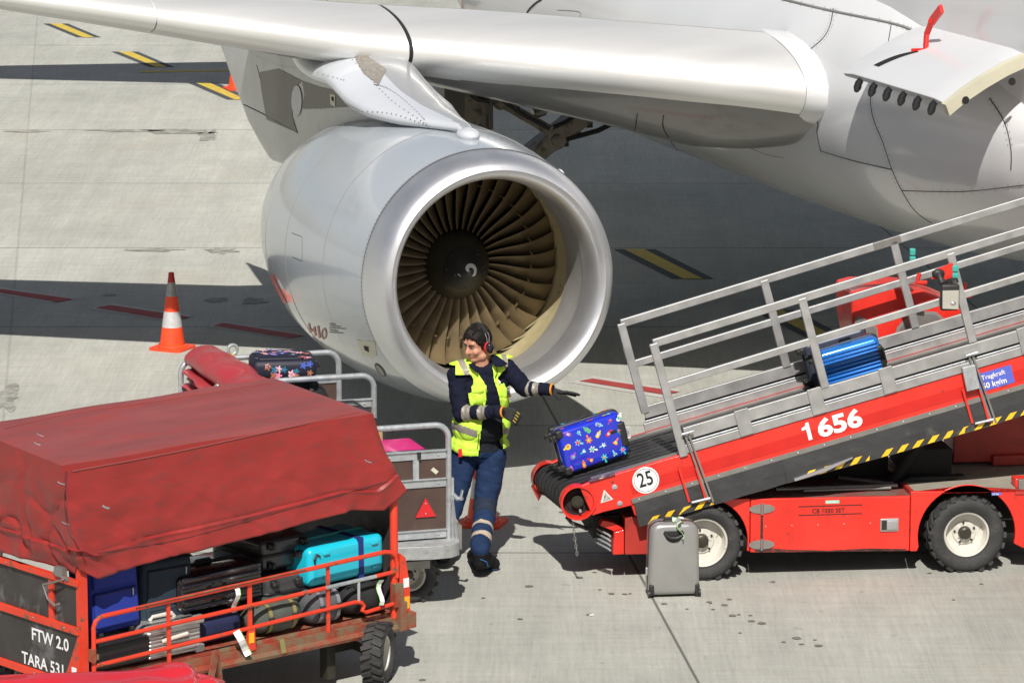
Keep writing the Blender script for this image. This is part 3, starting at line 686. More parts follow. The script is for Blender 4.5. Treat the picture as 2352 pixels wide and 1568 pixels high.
b.tube([kn+V((.12, -.1, .1)), kn.lerp(top, .5)+V((.14, -.16, .0)), top+V((.14, -.2, -.05))], .022, 8); b.tube([kn+V((.12, .1, .0)), kn.lerp(top, .5)+V((.14, .18, -.1)), top+V((.14, .22, -.15))], .026, 8)
b.build('gear_hose', M['hose'], air)
a0 = alx(1075, 182, GX+.1); a1 = alx(1150, 235, GX+.1); a2 = alx(1262, 300, GX+.1)
b = MB(); b.beam(a0, a1, .09, .1, 0, (1, 0, 0)); b.beam(a1, a2, .1, .12, 0, (1, 0, 0)); b.ell(a1, (.08, .08, .08)); b.build('gear_lock_stay', M['gear'], air)
b = MB(); b.cyl(alx(1225, 262, GX+.05), alx(1310, 232, GX+.05), .035, 10); b.cyl(alx(1225, 262, GX+.05), alx(1250, 253, GX+.05), .055, 10); b.build('gear_actuator', M['steel'], air)
b = MB(); b.tube([alx(1080, 190, GX+.2), alx(1120, 215, GX+.2), alx(1150, 228, GX+.2), alx(1200, 262, GX+.2), alx(1262, 296, GX+.2)], .02, 8)
b.tube([alx(1082, 215, GX+.2), alx(1100, 228, GX+.2), alx(1120, 232, GX+.2), alx(1118, 216, GX+.2), alx(1130, 200, GX+.2)], .03, 8); b.build('gear_hose', M['hose'], air)
b = MB(); b.cyl((GX, 9.75, .45), (GX, 9.55, 3.0), .11, 16); b.build('main_gear_leg', M['gear'], air)
for dy in (-.46, .46): wheel(air, (GX, 9.75+dy, .57), (0, 1 if dy > 0 else -1, 0), .57, .40, .26, mr='steel', lugs=0, name='gear_wheel')
# ---- open cargo door
def dots(T, pts, off, nm_obj, rad=.0055, step=3):
    b = MB(); mi = nm_obj.matrix_world.inverted(); P = smooth(pts, 14)
    for i in range(1, len(P)-1, step):
        dx, dy = P[i+1][0]-P[i-1][0], P[i+1][1]-P[i-1][1]; l = math.hypot(dx, dy) or 1; h = hit(T, P[i][0]-dy/l*off, P[i][1]+dx/l*off)
        if h: n_ = h[1] if h[1].dot(ray(*P[i])) < 0 else -h[1]; b.disc(mi@(h[0]+n_*.004), mi.to_3x3()@n_, rad, 0, 6)
    merge(nm_obj, b, M['seal'])
for pts in ([(2009, 185), (1999, 222), (2006, 273), (2027, 325), (2049, 390), (2071, 437), (2102, 485)], [(1885, 347), (1958, 369), (2049, 390)], [(2071, 438), (2150, 440), (2232, 439), (2352, 425)], [(1914, 20), (1907, 58), (1890, 89), (1852, 121)], [(1795, -2), (1903, 24), (2044, 53), (2095, 70)], [(2273, 226), (2307, 280), (2322, 342)], [(1640, 300), (1700, 318), (1780, 322), (1850, 300)]):
    for o_ in (5, -5): dots(BF, pts, o_, fairing, .006, 3)
for pts in ([(640, 470), (600, 520), (598, 600)], [(790, 330), (740, 400), (705, 520)]): dots(BN, pts, 5, cowl, .004, 4)
def dsec(x): 
     return [(3.10, 3.29), (3.25, 3.40), (3.42, 3.50), (3.6, 3.59), (3.78, 3.66), (3.95, 3.71), (4.1, 3.73)]
b = MB(); xs = [-.2+2.07*k/10 for k in range(11)]
rings = []
for x in xs:
    P = dsec(x); e = .05*math.exp(-((x+.2)/.12)**2)+.05*math.exp(-((x-1.87)/.12)**2)
    rings.append([V((x, y, z-e*.4)) for y, z in P]+[V((x, y+.03, z-.05)) for y, z in P[::-1]])
b.loft(rings, 0); door = b.build('cargo_door', M['white'], air, ang=40, bevel=.01)
b = MB(); P = dsec(1.9); b.loft([[V((1.85, y-.02, z-.02)), V((1.94, y-.02, z-.02)), V((1.93, y+.02, z-.11)), V((1.85, y+.02, z-.11))] for y, z in P], 0, False)
b.build('door_end_frame', M['cream'], door)
b = MB()
for q in (.15, .55): p = V((1.942, 3.10+1.0*q, 3.23+.5*q-.12*q*q*2)); b.disc(p, (1, 0, 0), .032, 0, 16)
merge([c for c in door.children if c.name.startswith('door_end_frame')][0], b, M['dark'])
for i in range(6):
    b = MB()
    x = .12+.30*i; b.tube([V((x, 3.13, 3.25)), V((x+.02, 3.10, 3.225)), V((x+.02, 3.09, 3.19)), V((x-.02, 3.10, 3.165)), V((x-.06, 3.12, 3.17))], [.025, .032, .034, .024, .008], 10)
    b.build('door_latch_hook', M['black'], door)
bpy.context.view_layer.update(); BD = bvh([door])
b = MB(); mi = air.matrix_world.inverted(); L1 = [(2006+100*k/8, 151-33*k/8-5*sin(pi*k/8)) for k in range(9)]; L2 = [(2018+92*k/8, 154.5-34.5*k/8-3*sin(pi*k/8)) for k in range(9)]
vs = []
for p in L1+L2:
    h = hit(BD, *p); vs.append(mi@((h[0] if h else atz(*p, 3.5))+V((0, 0, .005))))
b.add(vs, [(k, k+1, k+10, k+9) for k in range(8)], 0); b.build('door_handle_slot', M['dark'], door, fix=False)
b = MB(); h0 = V((.55, 3.52, 3.53)); h1 = aly(2128, 80, 3.55); h2 = aly(2140, 50, 3.55); h3 = aly(2163, 20, 3.55)
b.beam(h0-V((.10, .08, .01)), h0, .035, .035); b.beam(h0, h1, .03, .05, 0, (1, 0, 0)); b.beam(h1, h2, .045, .03, 0, (1, 0, 0)); b.beam(h2, h3, .03, .075, 0, (1, 0, 0)); b.ell(h2, (.035, .03, .035))
tag(b.build('door_prop_handle', mat('bright_red_paint', (.75, .02, .012), .4, 0, .15, 30, (.3, .1, .08), (.64, .7), 40), door, bevel=.004), 'red prop handle standing on the open cargo door')
# ================================================================== BELT LOADER (local x along its side, y away from the camera, z up)
LO = atz(1633, 1334); LMW = frame(LO, (cos(R(7.6)), sin(R(7.6)), 0), (-sin(R(7.6)), cos(R(7.6)), 0), (0, 0, 1)); LMI = LMW.inverted()
ldr = thing('belt_loader', 'red conveyor belt loader numbered 1656 with aluminium handrails, raised towards the airliner', 'belt loader', mw=LMW)
TH = math.atan(.267); CE = V((cos(TH), 0, sin(TH))); CN = V((-sin(TH), 0, cos(TH)))
def zr(s, c0, m=.267): return c0+m*s
def cb(mb, s0, s1, c0, c1, t0, t1, m=0, mm=.267):       # bar following the conveyor slope
    mb.prism([(s0-.0*c0, zr(s0, c0, mm)), (s1, zr(s1, c0, mm)), (s1-(c1-c0)*.26, zr(s1-(c1-c0)*.26, c1, mm)), (s0-(c1-c0)*.26, zr(s0-(c1-c0)*.26, c1, mm))], t0, t1, m)
S1 = 3.0
# side beams of the conveyor
for t0, t1 in ((0, .05), (.95, 1.0)):
    b = MB(); q_ = -.085 if t0 > .5 else 0; b.prism([(-1.0+q_, .755+q_*.267), (-.865+q_, .805+q_*.267)] + [(S1, zr(S1, 1.035)), (S1, zr(S1, .79)), (-.608, .64), (-.60, .60), (-.816, .556), (-.90, .53)], t0, t1)
    b.prism([(-.62, .64), (-.54, .66), (-.52, .50), (-.58, .52)], t0+.01, t1-.01)
    o = b.build('conveyor_side', M['redp'], ldr, bevel=.006)
b = MB(); cb(b, -.60, S1, .845, .93, -.0025, .0); b.build('dark_red_band', mat('deep_red_band', (.58, .018, .012), .4, 0, .1, 5), ldr)
b = MB(); cb(b, -.6, S1, .775, .812, -.008, .0)
b.build('clamp_strip', M['steel'], ldr)
for i in range(18):
    s = -.55+.2*i; b = MB(); b.ell((s, -.010, zr(s, .793)), (.008, .005, .008), 0, 10, 6); b.build('bolt', M['galv'], ldr)
# end caps of the roller
for t, sg in ((0, -1), (1., 1)):
    sh_ = -.085 if t > .5 else 0
    b = MB(); o_ = (-1.009+sh_, t, .632+sh_*.267); b.lathe([(-.10, .128), (.012, .132), (.016, .130), (.016, .118), (0, .113), (-.08, .110)], o_, (0, sg, 0), 48); b.build('roller_guard', M['redp'], ldr)
    b = MB(); b.disc((-1.009+sh_, t-sg*.075, .632+sh_*.267), (0, sg, 0), .112, 0, 40); b.lathe([(-.07, .045), (-.03, .045), (-.03, .03), (-.02, .03), (-.02, .001)], o_, (0, sg, 0), 24, 1); b.lathe([(-.07, .085), (-.065, .08), (-.07, .075)], o_, (0, sg, 0), 30, 1)
    b.cyl((-.99+sh_, t-sg*.03, .57), (-.99+sh_, t-sg*.005, .565), .010, 8, 2); b.build('roller_bearing', [M['dark'], M['hub'], M['galv']], ldr)
b = MB(); b.prism([(-1.225, .54), (-1.185, .58), (-1.145, .50), (-1.175, .44)], .93, 1.012); b.build('guard_flap', M['redd'], ldr)
# belt: wraps the head roller
b = MB(); P = []
rr_ = .122; c0 = V((-1.009, 0, .632))
for k in range(11): a = TH+pi/2+(pi)*k/10; P.append((c0.x+rr_*cos(a), c0.z+rr_*sin(a)))
topz = lambda s: P[0][1]+.267*(s-P[0][0])
OUTER = [(S1, topz(S1))]+P+[(S1, P[-1][1]+.267*(S1-P[-1][0]))]
INN = [(S1, topz(S1)-.012)]+[(c0.x+(rr_-.012)*cos(TH+pi/2+pi*k/10), c0.z+(rr_-.012)*sin(TH+pi/2+pi*k/10)) for k in range(11)]+[(S1, OUTER[-1][1]+.012)]
rings = [[V((x, t, z))+CE*(-.075*(t > .5)*(x < 0)) for x, z in OUTER]+[V((x, t, z))+CE*(-.075*(t > .5)*(x < 0)) for x, z in INN[::-1]] for t in (.115, .885)]
b.loft(rings, 0); blt = b.build('conveyor_belt', M['belt'], ldr, ang=40)
b = MB()
for t in (.2, .3, .4, .5, .6, .7, .8):
    pts = [V((1.6, t, topz(1.6)+.003))]+[V((x+(x-c0.x)*.02 if i else x, t, z+.003*(1 if i < 5 else -1)))-CE*.075*(t-.115)/.77 for i, (x, z) in enumerate(P)]
    b.tube(pts, .0022, 6)
b.build('belt_rib', M['belt'], ldr)
b = MB()
for t0, t1 in ((.05, .115), (.885, .95)): b.prism([(-.9, topz(-.9)+.012), (S1, topz(S1)+.012), (S1, topz(S1)-.02), (-.9, topz(-.9)-.02)], t0, t1)
b.build('belt_edge_strip', M['steel'], ldr)
b = MB(); b.prism([(-.93, .64), (S1, zr(S1, .9)), (S1, zr(S1, .86)), (-.9, .6)], .06, .94); b.build('conveyor_bed', M['dark'], ldr)
b = MB(); b.obox((-.83, -.004, .822), CE*.20, (0, .03, 0), CN*.012); b.build('scuffed_plate', mat('scuffed_violet', (.12, .06, .09), .5, 0, .3, 20, (.6, .5, .45), (.55, .6), 25), ldr)
for (x, z) in ((-.735, .745), (-.695, .618)):
    b = MB(); b.lathe([(0, .02), (.006, .02), (.008, .012), (.014, .011), (.014, .001)], (x, 0, z), (0, -1, 0), 16); b.build('bolt', M['galv'], ldr)
# skirt with hazard band, in two lengths
def skirt(s0, s1, sag, haz):
    n = 14; b = MB(); rows = []
    for k in range(n+1):
        s = s0+(s1-s0)*k/n; zt = zr(s, .785); zb = zr(s, .605, .268)+sag*sin(pi*k/n); of = -.01-.008*sin(k*1.7)
        rows.append([V((s+.03, -.006, zt)), V((s+.05, -.012+of*.5, zt*.5+zb*.5)), V((s+.07, of-.012, zb)), V((s+.07, of-.004, zb)), V((s+.05, -.004+of*.5, zt*.5+zb*.5)), V((s+.03, -.001, zt))])
    b.loft(rows, 0, False); o = b.build('rubber_skirt', M['skirt'], ldr)
    for (h0, h1) in haz:
        s = h0
        while s < h1:
            k = (s-s0)/(s1-s0)*n; zb = zr(s, .605, .268)+sag*sin(pi*k/n); of = -.01-.008*sin(k*1.7)-.015
            b = MB(); e = V((1, 0, .268)).normalized()
            p = V((s+.07, of, zb+.004)); u = V((.04, 0, .058))
            b.add([p, p+e*.055, p+e*.055+u, p+u], [(0, 1, 2, 3)]); y = b.build('hazard_stripe', M['yel'], o, fix=False); s += .118
skirt(-.62, .50, .0, [(-.56, .02)]); skirt(.50, S1, -.02, [(.62, 2.95)])
b = MB(); b.tube([V((.62, -.035, zr(.62, .60))), V((.85, -.05, zr(.85, .615))), V((1.06, -.035, zr(1.06, .64)))], [.012, .018, .006], 8); b.build('skirt_fold', M['chrome'], ldr)
# aluminium side guards with groove
for t0, t1, nm in ((-.012, .02, 1), (.975, 1.01, 0)):
    b = MB(); e0 = -.20 if nm else -.34
    cb(b, e0, S1, 1.037, 1.105, t0, t1); cb(b, e0, S1, 1.110, 1.124, t0+.004, t1-.004, 1); cb(b, e0, S1, 1.124, 1.142, t0+.014, t1-.002, 2); cb(b, e0, S1, 1.142, 1.238, t0, t1)
    b.build('side_guard', [M['alur'], M['galv'], M['dark']], ldr, bevel=.004)
for s in (.28, .83, 1.37, 2.42, 2.9):
    b = MB(); b.obox((s-.045, -.018, zr(s-.045, 1.15)), CE*.105, (0, .012, 0), CN*.20); b.build('guard_bracket', M['alur'], ldr, bevel=.003)
# handrails
def rail(t, s0, ct, cm, posts, end=True):
    b = MB(); sm = .281
    def p(s, c): return V((s, t, c+sm*s))
    w_ = .034
    b.beam(p(s0, ct), p(S1+.3, ct), w_, .062, 0, (0, 0, 1)); b.beam(p(s0+.09, cm), p(S1+.3, cm), w_, .056)
    b.build('handrail', M['alur'], ldr, bevel=.006)
    for i, s in enumerate(posts):
        top = p(s, ct+.0); L = .86 if i == 0 and end else (.70 if i == 0 else .68)
        bt = top-V((-.2745, 0, 1))*L
        b = MB(); b.beam(top, bt, .040, .062, 0, (1, 0, 0)); b.build('rail_post', M['alur'], ldr, bevel=.006)
rail(.0, -.45, 1.95, 1.603, (-.45, .665, 1.785, 2.92)); rail(.985, -.535, 1.945, 1.60, (-.535, .57, 1.575, 2.7), False)
# rail joint sleeves
b = MB(); b.beam(V((1.42, .985, 1.945+.281*1.42)), V((1.63, .985, 1.945+.281*1.63)), .04, .062); b.build('rail_sleeve', M['steel'], ldr, bevel=.004)
# lower link arms at the near posts
for s, zt, k in ((-.29, 1.12, 1), (1.86, 1.66, 1)):
    b = MB()
    for dx in (.075, .105):
        b.beam((s+dx, -.03, zt+.02), (s+dx+.19, -.03, zt-.50), .012, .014, 0, (1, 0, 0))
    b.build('link_rod', M['steel'], ldr)
    for dx in (.0, .13):
        b = MB(); b.beam((s+dx+.035, -.025, zt-.24), (s+dx+.115, -.025, zt-.50), .02, .016, 0, (1, 0, 0)); b.build('link_bar', M['redp'], ldr)
    b = MB(); b.cyl((s+.05, -.05, zt+.02), (s+.14, -.05, zt+.045), .010, 8); b.cyl((s+.13, -.05, zt-.50), (s+.27, -.05, zt-.47), .010, 8)
    b.build('link_pin', M['galv'], ldr)
b = MB(); b.beam((1.93, -.04, 1.60), (1.97, -.04, 1.42), .04, .10, 0, (1, 0, 0)); b.build('post_gusset', M['galv'], ldr, bevel=.003)
# mirror, bracket, lamps, lever
def lp(x, y, t):
    d = ray(x, y); n_ = V((-sin(R(7.6)), cos(R(7.6)), 0)); p0 = LO+n_*t; return LMI@(CO+d*((p0-CO).dot(n_)/d.dot(n_)))
a = lp(2138, 640, -.03); c = lp(2192, 606, -.03)
b = MB(); b.prism([(a.x, a.z), (a.x+.03, a.z+.07), (c.x-.02, c.z+.01), (c.x, c.z-.02), (c.x, c.z-.09), (a.x+.10, a.z-.01)], -.05, -.03); b.build('mirror_bracket', M['redp'], ldr)
b = MB(); q = lp(2155, 628, -.06); e = lp(2166, 650, -.1); b.tube([q, q.lerp(e, .5)+V((-.005, 0, .0)), e], [.035, .022, .03], 10); b.ell(q, (.05, .03, .035), 0, 12, 8); b.tube([lp(2182, 650, -.1), lp(2186, 640, -.1), lp(2197, 640, -.1), lp(2200, 648, -.1)], .009, 8); b.build('mirror_arm', M['hose'], ldr)
m0, m1 = lp(2160, 652, -.12), lp(2202, 712, -.12); cx, cz = (m0.x+m1.x)/2, (m0.z+m1.z)/2; hw, hh = (m1.x-m0.x)/2, (m0.z-m1.z)/2
b = MB(); b.rbox(cx-hw, cx+hw, -.15, -.10, cz-hh, cz+hh, .02); mir = b.build('mirror', M['hose'], ldr)
b = MB(); b.prism([(cx-hw+.012, cz-hh+.02), (cx+hw-.01, cz-hh+.012), (cx+hw-.01, cz+hh*.55), (cx-hw+.01, cz+hh*.55)], -.153, -.149); b.build('mirror_face', mat('mirror_face_beige', (.42, .40, .35), .25), mir)
b = MB(); b.ell((cx+.02, -.155, cz-hh+.06), (.022, .01, .014), 0, 12, 8); b.build('convex_lens', M['chrome'], mir)
for (x0, y0, x1, y1, t) in ((2186, 609, 2199, 640, -.03), (2089, 570, 2101, 604, .96)):
    p0, p1 = lp(x0, y0, t), lp(x1, y1, t); b = MB(); b.rbox(p0.x, p1.x, t-.03, t+.01, (p0.z+p1.z)/2+.003, p0.z, .008); b.rbox(p0.x, p1.x+.003, t-.03, t+.01, p1.z, (p0.z+p1.z)/2-.003, .008); b.build('switch_box', M['teal'], ldr)
b = MB(); b.tube([lp(2218, 650, .3), lp(2213, 672, .3), lp(2208, 684, .3)], [.012, .02, .02], 8); b.tube([lp(2205, 683, .3), lp(2232, 680, .3)], [.018, .008], 8); b.build('red_lever', M['redp'], ldr)
b = MB(); b.tube([lp(2112, 628, .9), lp(2106, 648, .9), lp(2128, 650, .9)], .02, 8); b.build('red_lever', M['redp'], ldr)
# lettering and signs
b = MB(); b.lathe([(.001, .101), (.003, .101), (.003, .001)], (-.5, 0, .79), (0, -1, 0), 48); sg = b.build('speed_plate', M['wht'], ldr)
b = MB(); b.lathe([(.0045, .089), (.0045, .086)], (-.5, 0, .79), (0, -1, 0), 48); text(b, '25', (-.5-.049, -.0045, .79-.056), CE, CN, .155, 0, .012, .001, sx=.78); b.build('plate_lettering', M['blk'], sg)
b = MB(); text(b, '656', (.812, -.0055, .812*.267+.862), CE, CN, .186, 0, .038, .001, sx=1.24)
o1 = V((.695, -.0065, .700*.267+.862)); h1_ = .137; b.add([o1+CE*x+CN*z for x, z in ((.038, 0), (.068, 0), (.068, h1_), (.046, h1_), (.036, h1_*.84), (.006, h1_*.76), (.006, h1_*.62), (.038, h1_*.64))], [tuple(range(8))])
b.build('number_lettering', M['wht'], ldr)
b = MB(); b.add([(-.84, -.003, .625), (-.745, -.003, .652), (-.815, -.003, .728)], [(0, 1, 2)]); w1 = b.build('warning_triangle', mat('triangle_white', (.7, .66, .62), .4), ldr, fix=False)
b = MB(); b.add([(-.824, -.0045, .637), (-.762, -.0045, .655), (-.808, -.0045, .706)], [(0, 1, 2)]); b.build('triangle_symbol', mat('triangle_sym', (.45, .42, .4), .5, 0, .3, 60, (.1, .1, .1), (.5, .6), 40), w1, fix=False)
b = MB(); z0 = lambda s, c: c+.267*s
b.add([(2.04, -.004, z0(2.04, .845)), (2.30, -.004, z0(2.30, .845)), (2.265, -.004, z0(2.265, .99)), (2.005, -.004, z0(2.005, .99))], [(0, 1, 2, 3)]); bs = b.build('load_sign', M['bluesign'], ldr, fix=False)
b = MB(); text(b, 'Tragkraft', (2.045, -.006, z0(2.04, .935)), CE, CN, .05, 0, .012, .001); text(b, '50 kg/m', (2.055, -.006, z0(2.05, .865)), CE, CN, .06, 0, .02, .001); b.build('sign_lettering', M['wht'], bs)
# chassis: side plates with wheel arches
def arch(cx, cz, r, a0, a1, n=16): return [(cx+r*cos(R(a0+(a1-a0)*k/n)), cz+r*sin(R(a0+(a1-a0)*k/n))) for k in range(n+1)]
for t0, t1 in ((.045, .075), (1.225, 1.255)):
    b = MB(); b.prism([(.30, .615), (.10, .615)]+arch(-.05, .29, .335, 66, -12, 10)+[(.285, .21), (.30, .21)], t0, t1); b.build('wheel_arch_panel', M['redp'], ldr, bevel=.006)
    b = MB(); b.prism([(.304, .612), (.304, .20), (1.525, .175), (1.525, .598)], t0-.004, t1); dr = b.build('side_door', M['redp'], ldr, bevel=.008)
    b = MB(); b.prism([(1.53, .632), (1.53, .17), (1.585, .17)]+arch(1.965, .285, .375, 192, -12, 26)+[(2.40, .17), (2.60, .14), (3.0, .14), (3.0, .60), (2.6, .612)], t0-.006, t1); b.build('rear_panel', M['redp'], ldr, bevel=.008)
    if t0 < 1:
        for (z) in (.535, .260):
            b = MB()
            for sx in (1, -1): b.prism([(.39+sx*.012, z-.035), (.39+sx*.06, z-.03), (.39+sx*.095, z-.012), (.39+sx*.095, z+.012), (.39+sx*.06, z+.03), (.39+sx*.012, z+.035)], t0-.012, t0-.004)
            b.cyl((.39, t0-.012, z-.045), (.39, t0-.012, z+.045), .010, 8)
            b.build('door_hinge', M['steel'], dr)
        b = MB(); b.rbox(1.296, 1.438, t0-.014, t0-.003, .33, .432, .006); b.rbox(1.345, 1.43, t0-.020, t0-.012, .345, .418, .004); hd = b.build('door_latch', M['alur'], dr)
        b = MB(); b.box(1.306, 1.345, t0-.0155, t0-.0145, .345, .418); b.build('latch_recess', M['hub'], hd)
        b = MB(); b.box(.67, 1.155, t0-.0055, t0-.0045, .5385, .5455); b.box(.67, 1.155, t0-.0055, t0-.0045, .472, .479); b.build('pinstripe', M['blk'], dr)
        b = MB(); text(b, 'CB 1030 SET', (.772, t0-.006, .490), (1, 0, 0), (0, 0, 1), .046, 0, .012, .001, sx=1.02); b.build('model_lettering', M['blk'], dr)
        b = MB(); b.box(.875, .98, t0-.0065, t0-.0045, .56, .584); gl_ = b.build('small_label', mat('pale_green_label', (.35, .6, .48), .5), dr)
        b = MB(); text(b, 'Hydraulik', (.883, t0-.007, .566), (1, 0, 0), (0, 0, 1), .018, 0, .01, .001); b.build('label_lettering', M['wht'], gl_)
        b = MB(); b.prism([(.34, .20), (1.5, .176), (1.5, .192), (1.2, .205), (.9, .198), (.6, .215), (.42, .235), (.34, .25)], t0-.0050, t0-.0042); b.prism([(.382, .50), (.398, .50), (.402, .30), (.380, .30)], t0-.0050, t0-.0042); b.build('oil_grime', mat('oily_grime', (.05, .02, .016), .5, 0, .3, 12, (.25, .03, .02), (.5, .65), 14), dr)
        for s in (.42, .62, .82, 1.02, 1.22, 1.4): b = MB(); b.ell((s, t0-.005, .40), (.005, .003, .005), 0, 8, 5); b.build('rivet', M['galv'], dr)
        b = MB(); b.box(2.15, 2.225, t0-.0085, t0-.0065, .585, .607); ps = b.build('pressure_label', M['bluesign'], ldr)
        b = MB(); text(b, '3,5 bar', (2.155, t0-.0095, .590), (1, 0, 0), (0, 0, 1), .019, 0, .02, .0005); b.build('label_lettering', M['wht'], ps)
# decks, inner mass, engine housing
b = MB(); b.box(.30, 1.53, .078, 1.222, .585, .598); b.build('front_deck', mat('dull_red_deck', (.22, .06, .05), .7, 0, .2, 8, (.14, .12, .10), (.45, .6), 5), ldr)
b = MB(); b.box(1.56, 3.0, .078, 1.222, .617, .632); b.build('rear_deck', M['deck'], ldr)
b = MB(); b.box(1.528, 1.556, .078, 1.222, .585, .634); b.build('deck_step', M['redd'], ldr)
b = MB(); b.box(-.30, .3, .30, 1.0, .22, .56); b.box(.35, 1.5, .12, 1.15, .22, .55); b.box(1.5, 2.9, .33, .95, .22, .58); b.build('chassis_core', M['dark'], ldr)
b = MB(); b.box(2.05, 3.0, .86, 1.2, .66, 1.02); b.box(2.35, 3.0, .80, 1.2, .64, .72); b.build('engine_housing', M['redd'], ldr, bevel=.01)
b = MB(); b.box(2.05, 3.02, .85, 1.21, 1.022, 1.05); b.build('housing_lid', M['dark'], ldr)
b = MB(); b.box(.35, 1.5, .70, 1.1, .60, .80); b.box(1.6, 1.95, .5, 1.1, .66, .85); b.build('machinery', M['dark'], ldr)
for (p, q_, r_) in (((.55, .3, .62), (1.48, .28, .63), .014), ((.75, .25, .615), (1.42, .24, .62), .012), ((1.1, .6, .63), (1.45, .32, .63), .016)):
    b = MB(); b.cyl(p, q_, r_, 10); b.build('hydraulic_pipe', M['steel'], ldr)
b = MB(); b.cyl((1.55, .5, .66), (1.88, .5, 1.22), .03, 14); b.cyl((1.5, .5, .6), (1.72, .5, .95), .05, 14, 1); b.build('lift_cylinder', [M['steel'], M['dark']], ldr)
b = MB(); b.prism([(1.5, .62), (1.74, .62), (2.02, .67), (1.60, .67)], .35, .45); b.build('scissor_arm', M['dark'], ldr)
b = MB(); b.rbox(2.34, 2.60, .07, .20, .625, .70, .01); b.box(2.36, 2.42, .04, .075, .60, .70, 1); b.box(2.33, 2.44, .03, .05, .585, .61, 2); b.build('deck_latch', [M['redp'], M['steel'], M['redd']], ldr, bevel=.003)
# front end: bumper step, box, chain
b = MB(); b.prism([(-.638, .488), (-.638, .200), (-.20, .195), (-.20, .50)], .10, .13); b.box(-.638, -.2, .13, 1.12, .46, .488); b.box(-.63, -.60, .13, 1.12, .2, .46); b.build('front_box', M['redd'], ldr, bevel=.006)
b = MB(); b.prism([(-.645, .392), (-.645, .203), (-.728, .203), (-.720, .372)], .10, .17); b.prism([(-.72, .375), (-.645, .392), (-.72, .44), (-.80, .46), (-.82, .42)], .14, .9); b.box(-.70, -.645, .17, .9, .205, .36); b.build('front_step', M['redp'], ldr, bevel=.004)
for i in range(4): b = MB(); z = .245+.036*i; b.tube([(-.745, .10, z-.012), (-.76, .12, z), (-.82, .22, z+.018), (-.83, .30, z+.02)], .008, 8); b.build('step_grille_bar', M['galv'], ldr)
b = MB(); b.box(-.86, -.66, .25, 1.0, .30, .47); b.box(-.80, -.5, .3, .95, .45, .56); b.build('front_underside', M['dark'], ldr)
for i in range(9): b = MB(); z = .465-.028*i; b.tube([V((-1.045+.004*i, .02+(.008 if i % 2 else 0)*cos(k*pi/4), z+.018*sin(k*pi/4)))+V((.008*cos(k*pi/4) if i % 2 == 0 else 0, 0, 0)) for k in range(8)], .0035, 6, closed=True); b.build('chain_link', M['steel'], ldr)
b = MB(); b.tube([(-1.09, .02, .52), (-1.05, .05, .47), (-.95, .1, .42), (-.9, .3, .36), (-.88, .5, .33)], .015, 8); b.build('front_hose', M['hose'], ldr)
wheel(ldr, (-.056, .11, .288), (0, -1, 0), .288, .22, .185); wheel(ldr, (1.965, .11, .288), (0, -1, 0), .288, .22, .172)
wheel(ldr, (-.056, 1.19, .288), (0, 1, 0), .288, .22, .185); wheel(ldr, (1.965, 1.19, .288), (0, 1, 0), .288, .22, .172)
# driver's cab on the far side
T0, T1 = 1.16, 1.75
cq = [lp(x, y, T0) for x, y in ((1957, 740), (1955, 672), (1985, 664), (2055, 662), (2120, 668), (2200, 700), (2250, 770), (2260, 900), (1985, 900))]
b = MB(); poly = [(p.x, p.z) for p in cq]; b.prism(poly, T0, T1); cab = b.build('cab_body', M['redp'], ldr, bevel=.02)
cr_ = [lp(x, y, T0) for x, y in ((1960, 800), (1963, 735), (1968, 725), (1984, 730), (2014, 752), (2020, 800))]
b = MB(); b.prism([(p.x, p.z) for p in cr_], T0-.012, T0-.002); cw = b.build('cab_window', M['seal'], cab)
b = MB(); g0 = sum((V((p.x, p.z)) for p in cr_), V((0, 0)))/len(cr_); b.prism([tuple(g0+(V((p.x, p.z))-g0)*.88) for p in cr_], T0-.016, T0-.008); b.build('window_glass', M['steel'], cw)
cr_ = [lp(x, y, T0) for x, y in ((2044, 830), (2047, 790), (2060, 752), (2085, 724), (2115, 714), (2150, 716), (2185, 745), (2205, 790), (2205, 830))]
b = MB(); b.prism([(p.x, p.z) for p in cr_], T0-.012, T0-.002); cw = b.build('cab_window', M['seal'], cab)
b = MB(); g0 = sum((V((p.x, p.z)) for p in cr_), V((0, 0)))/len(cr_); b.prism([tuple(g0+(V((p.x, p.z))-g0)*.9) for p in cr_], T0-.016, T0-.008); b.build('window_glass', M['steel'], cw)
# ================================================================== CONES
def cone(name, label, p, rz, sq=.35, cols=('conec', 'crefl', 'conec', 'creflg', 'cred'), leanx=0.):
    t = thing(name, label, 'traffic cone', p, rz, 'traffic cones on the apron')
    b = MB(); h = sq/2
    b.prism([(-h, -h+.03), (-h+.03, -h), (h-.03, -h), (h, -h+.03), (h, h-.03), (h-.03, h), (-h+.03, h), (-h, h-.03)], 0, .028, 0, 'xy')
    b.lathe([(.028, .150), (.035, .150), (.045, .142), (.052, .128)], (0, 0, 0), (0, 0, 1), 40)
    b.build('cone_base', M['conec'], t, bevel=.004)
    z0, z1, r0, r1 = .052, .735, .122, .026; zs = [.05, .22, .372, .52, .655, .742]
    for i in range(5):
        f = lambda z: r0+(r1-r0)*(z-z0)/(z1-z0)
        b = MB(); pr = [(zs[i], f(zs[i])), (zs[i+1], f(zs[i+1]))]
        if i == 4: pr += [(.748, .022), (.748, .012)]
        b.lathe(pr, (0, 0, 0), (0, 0, 1), 40); b.build('cone_band' if i % 2 else 'cone_body', M[cols[i]], t)
    b = MB(); b.lathe([(.725, .030), (.748, .026), (.750, .012)], (0, 0, 0), (0, 0, 1), 24); b.build('cone_tip', M['cred'], t)
    return t
cone('traffic_cone', 'orange traffic cone with two silver bands standing alone on the apron left of the engine', atz(396, 801), R(-25))
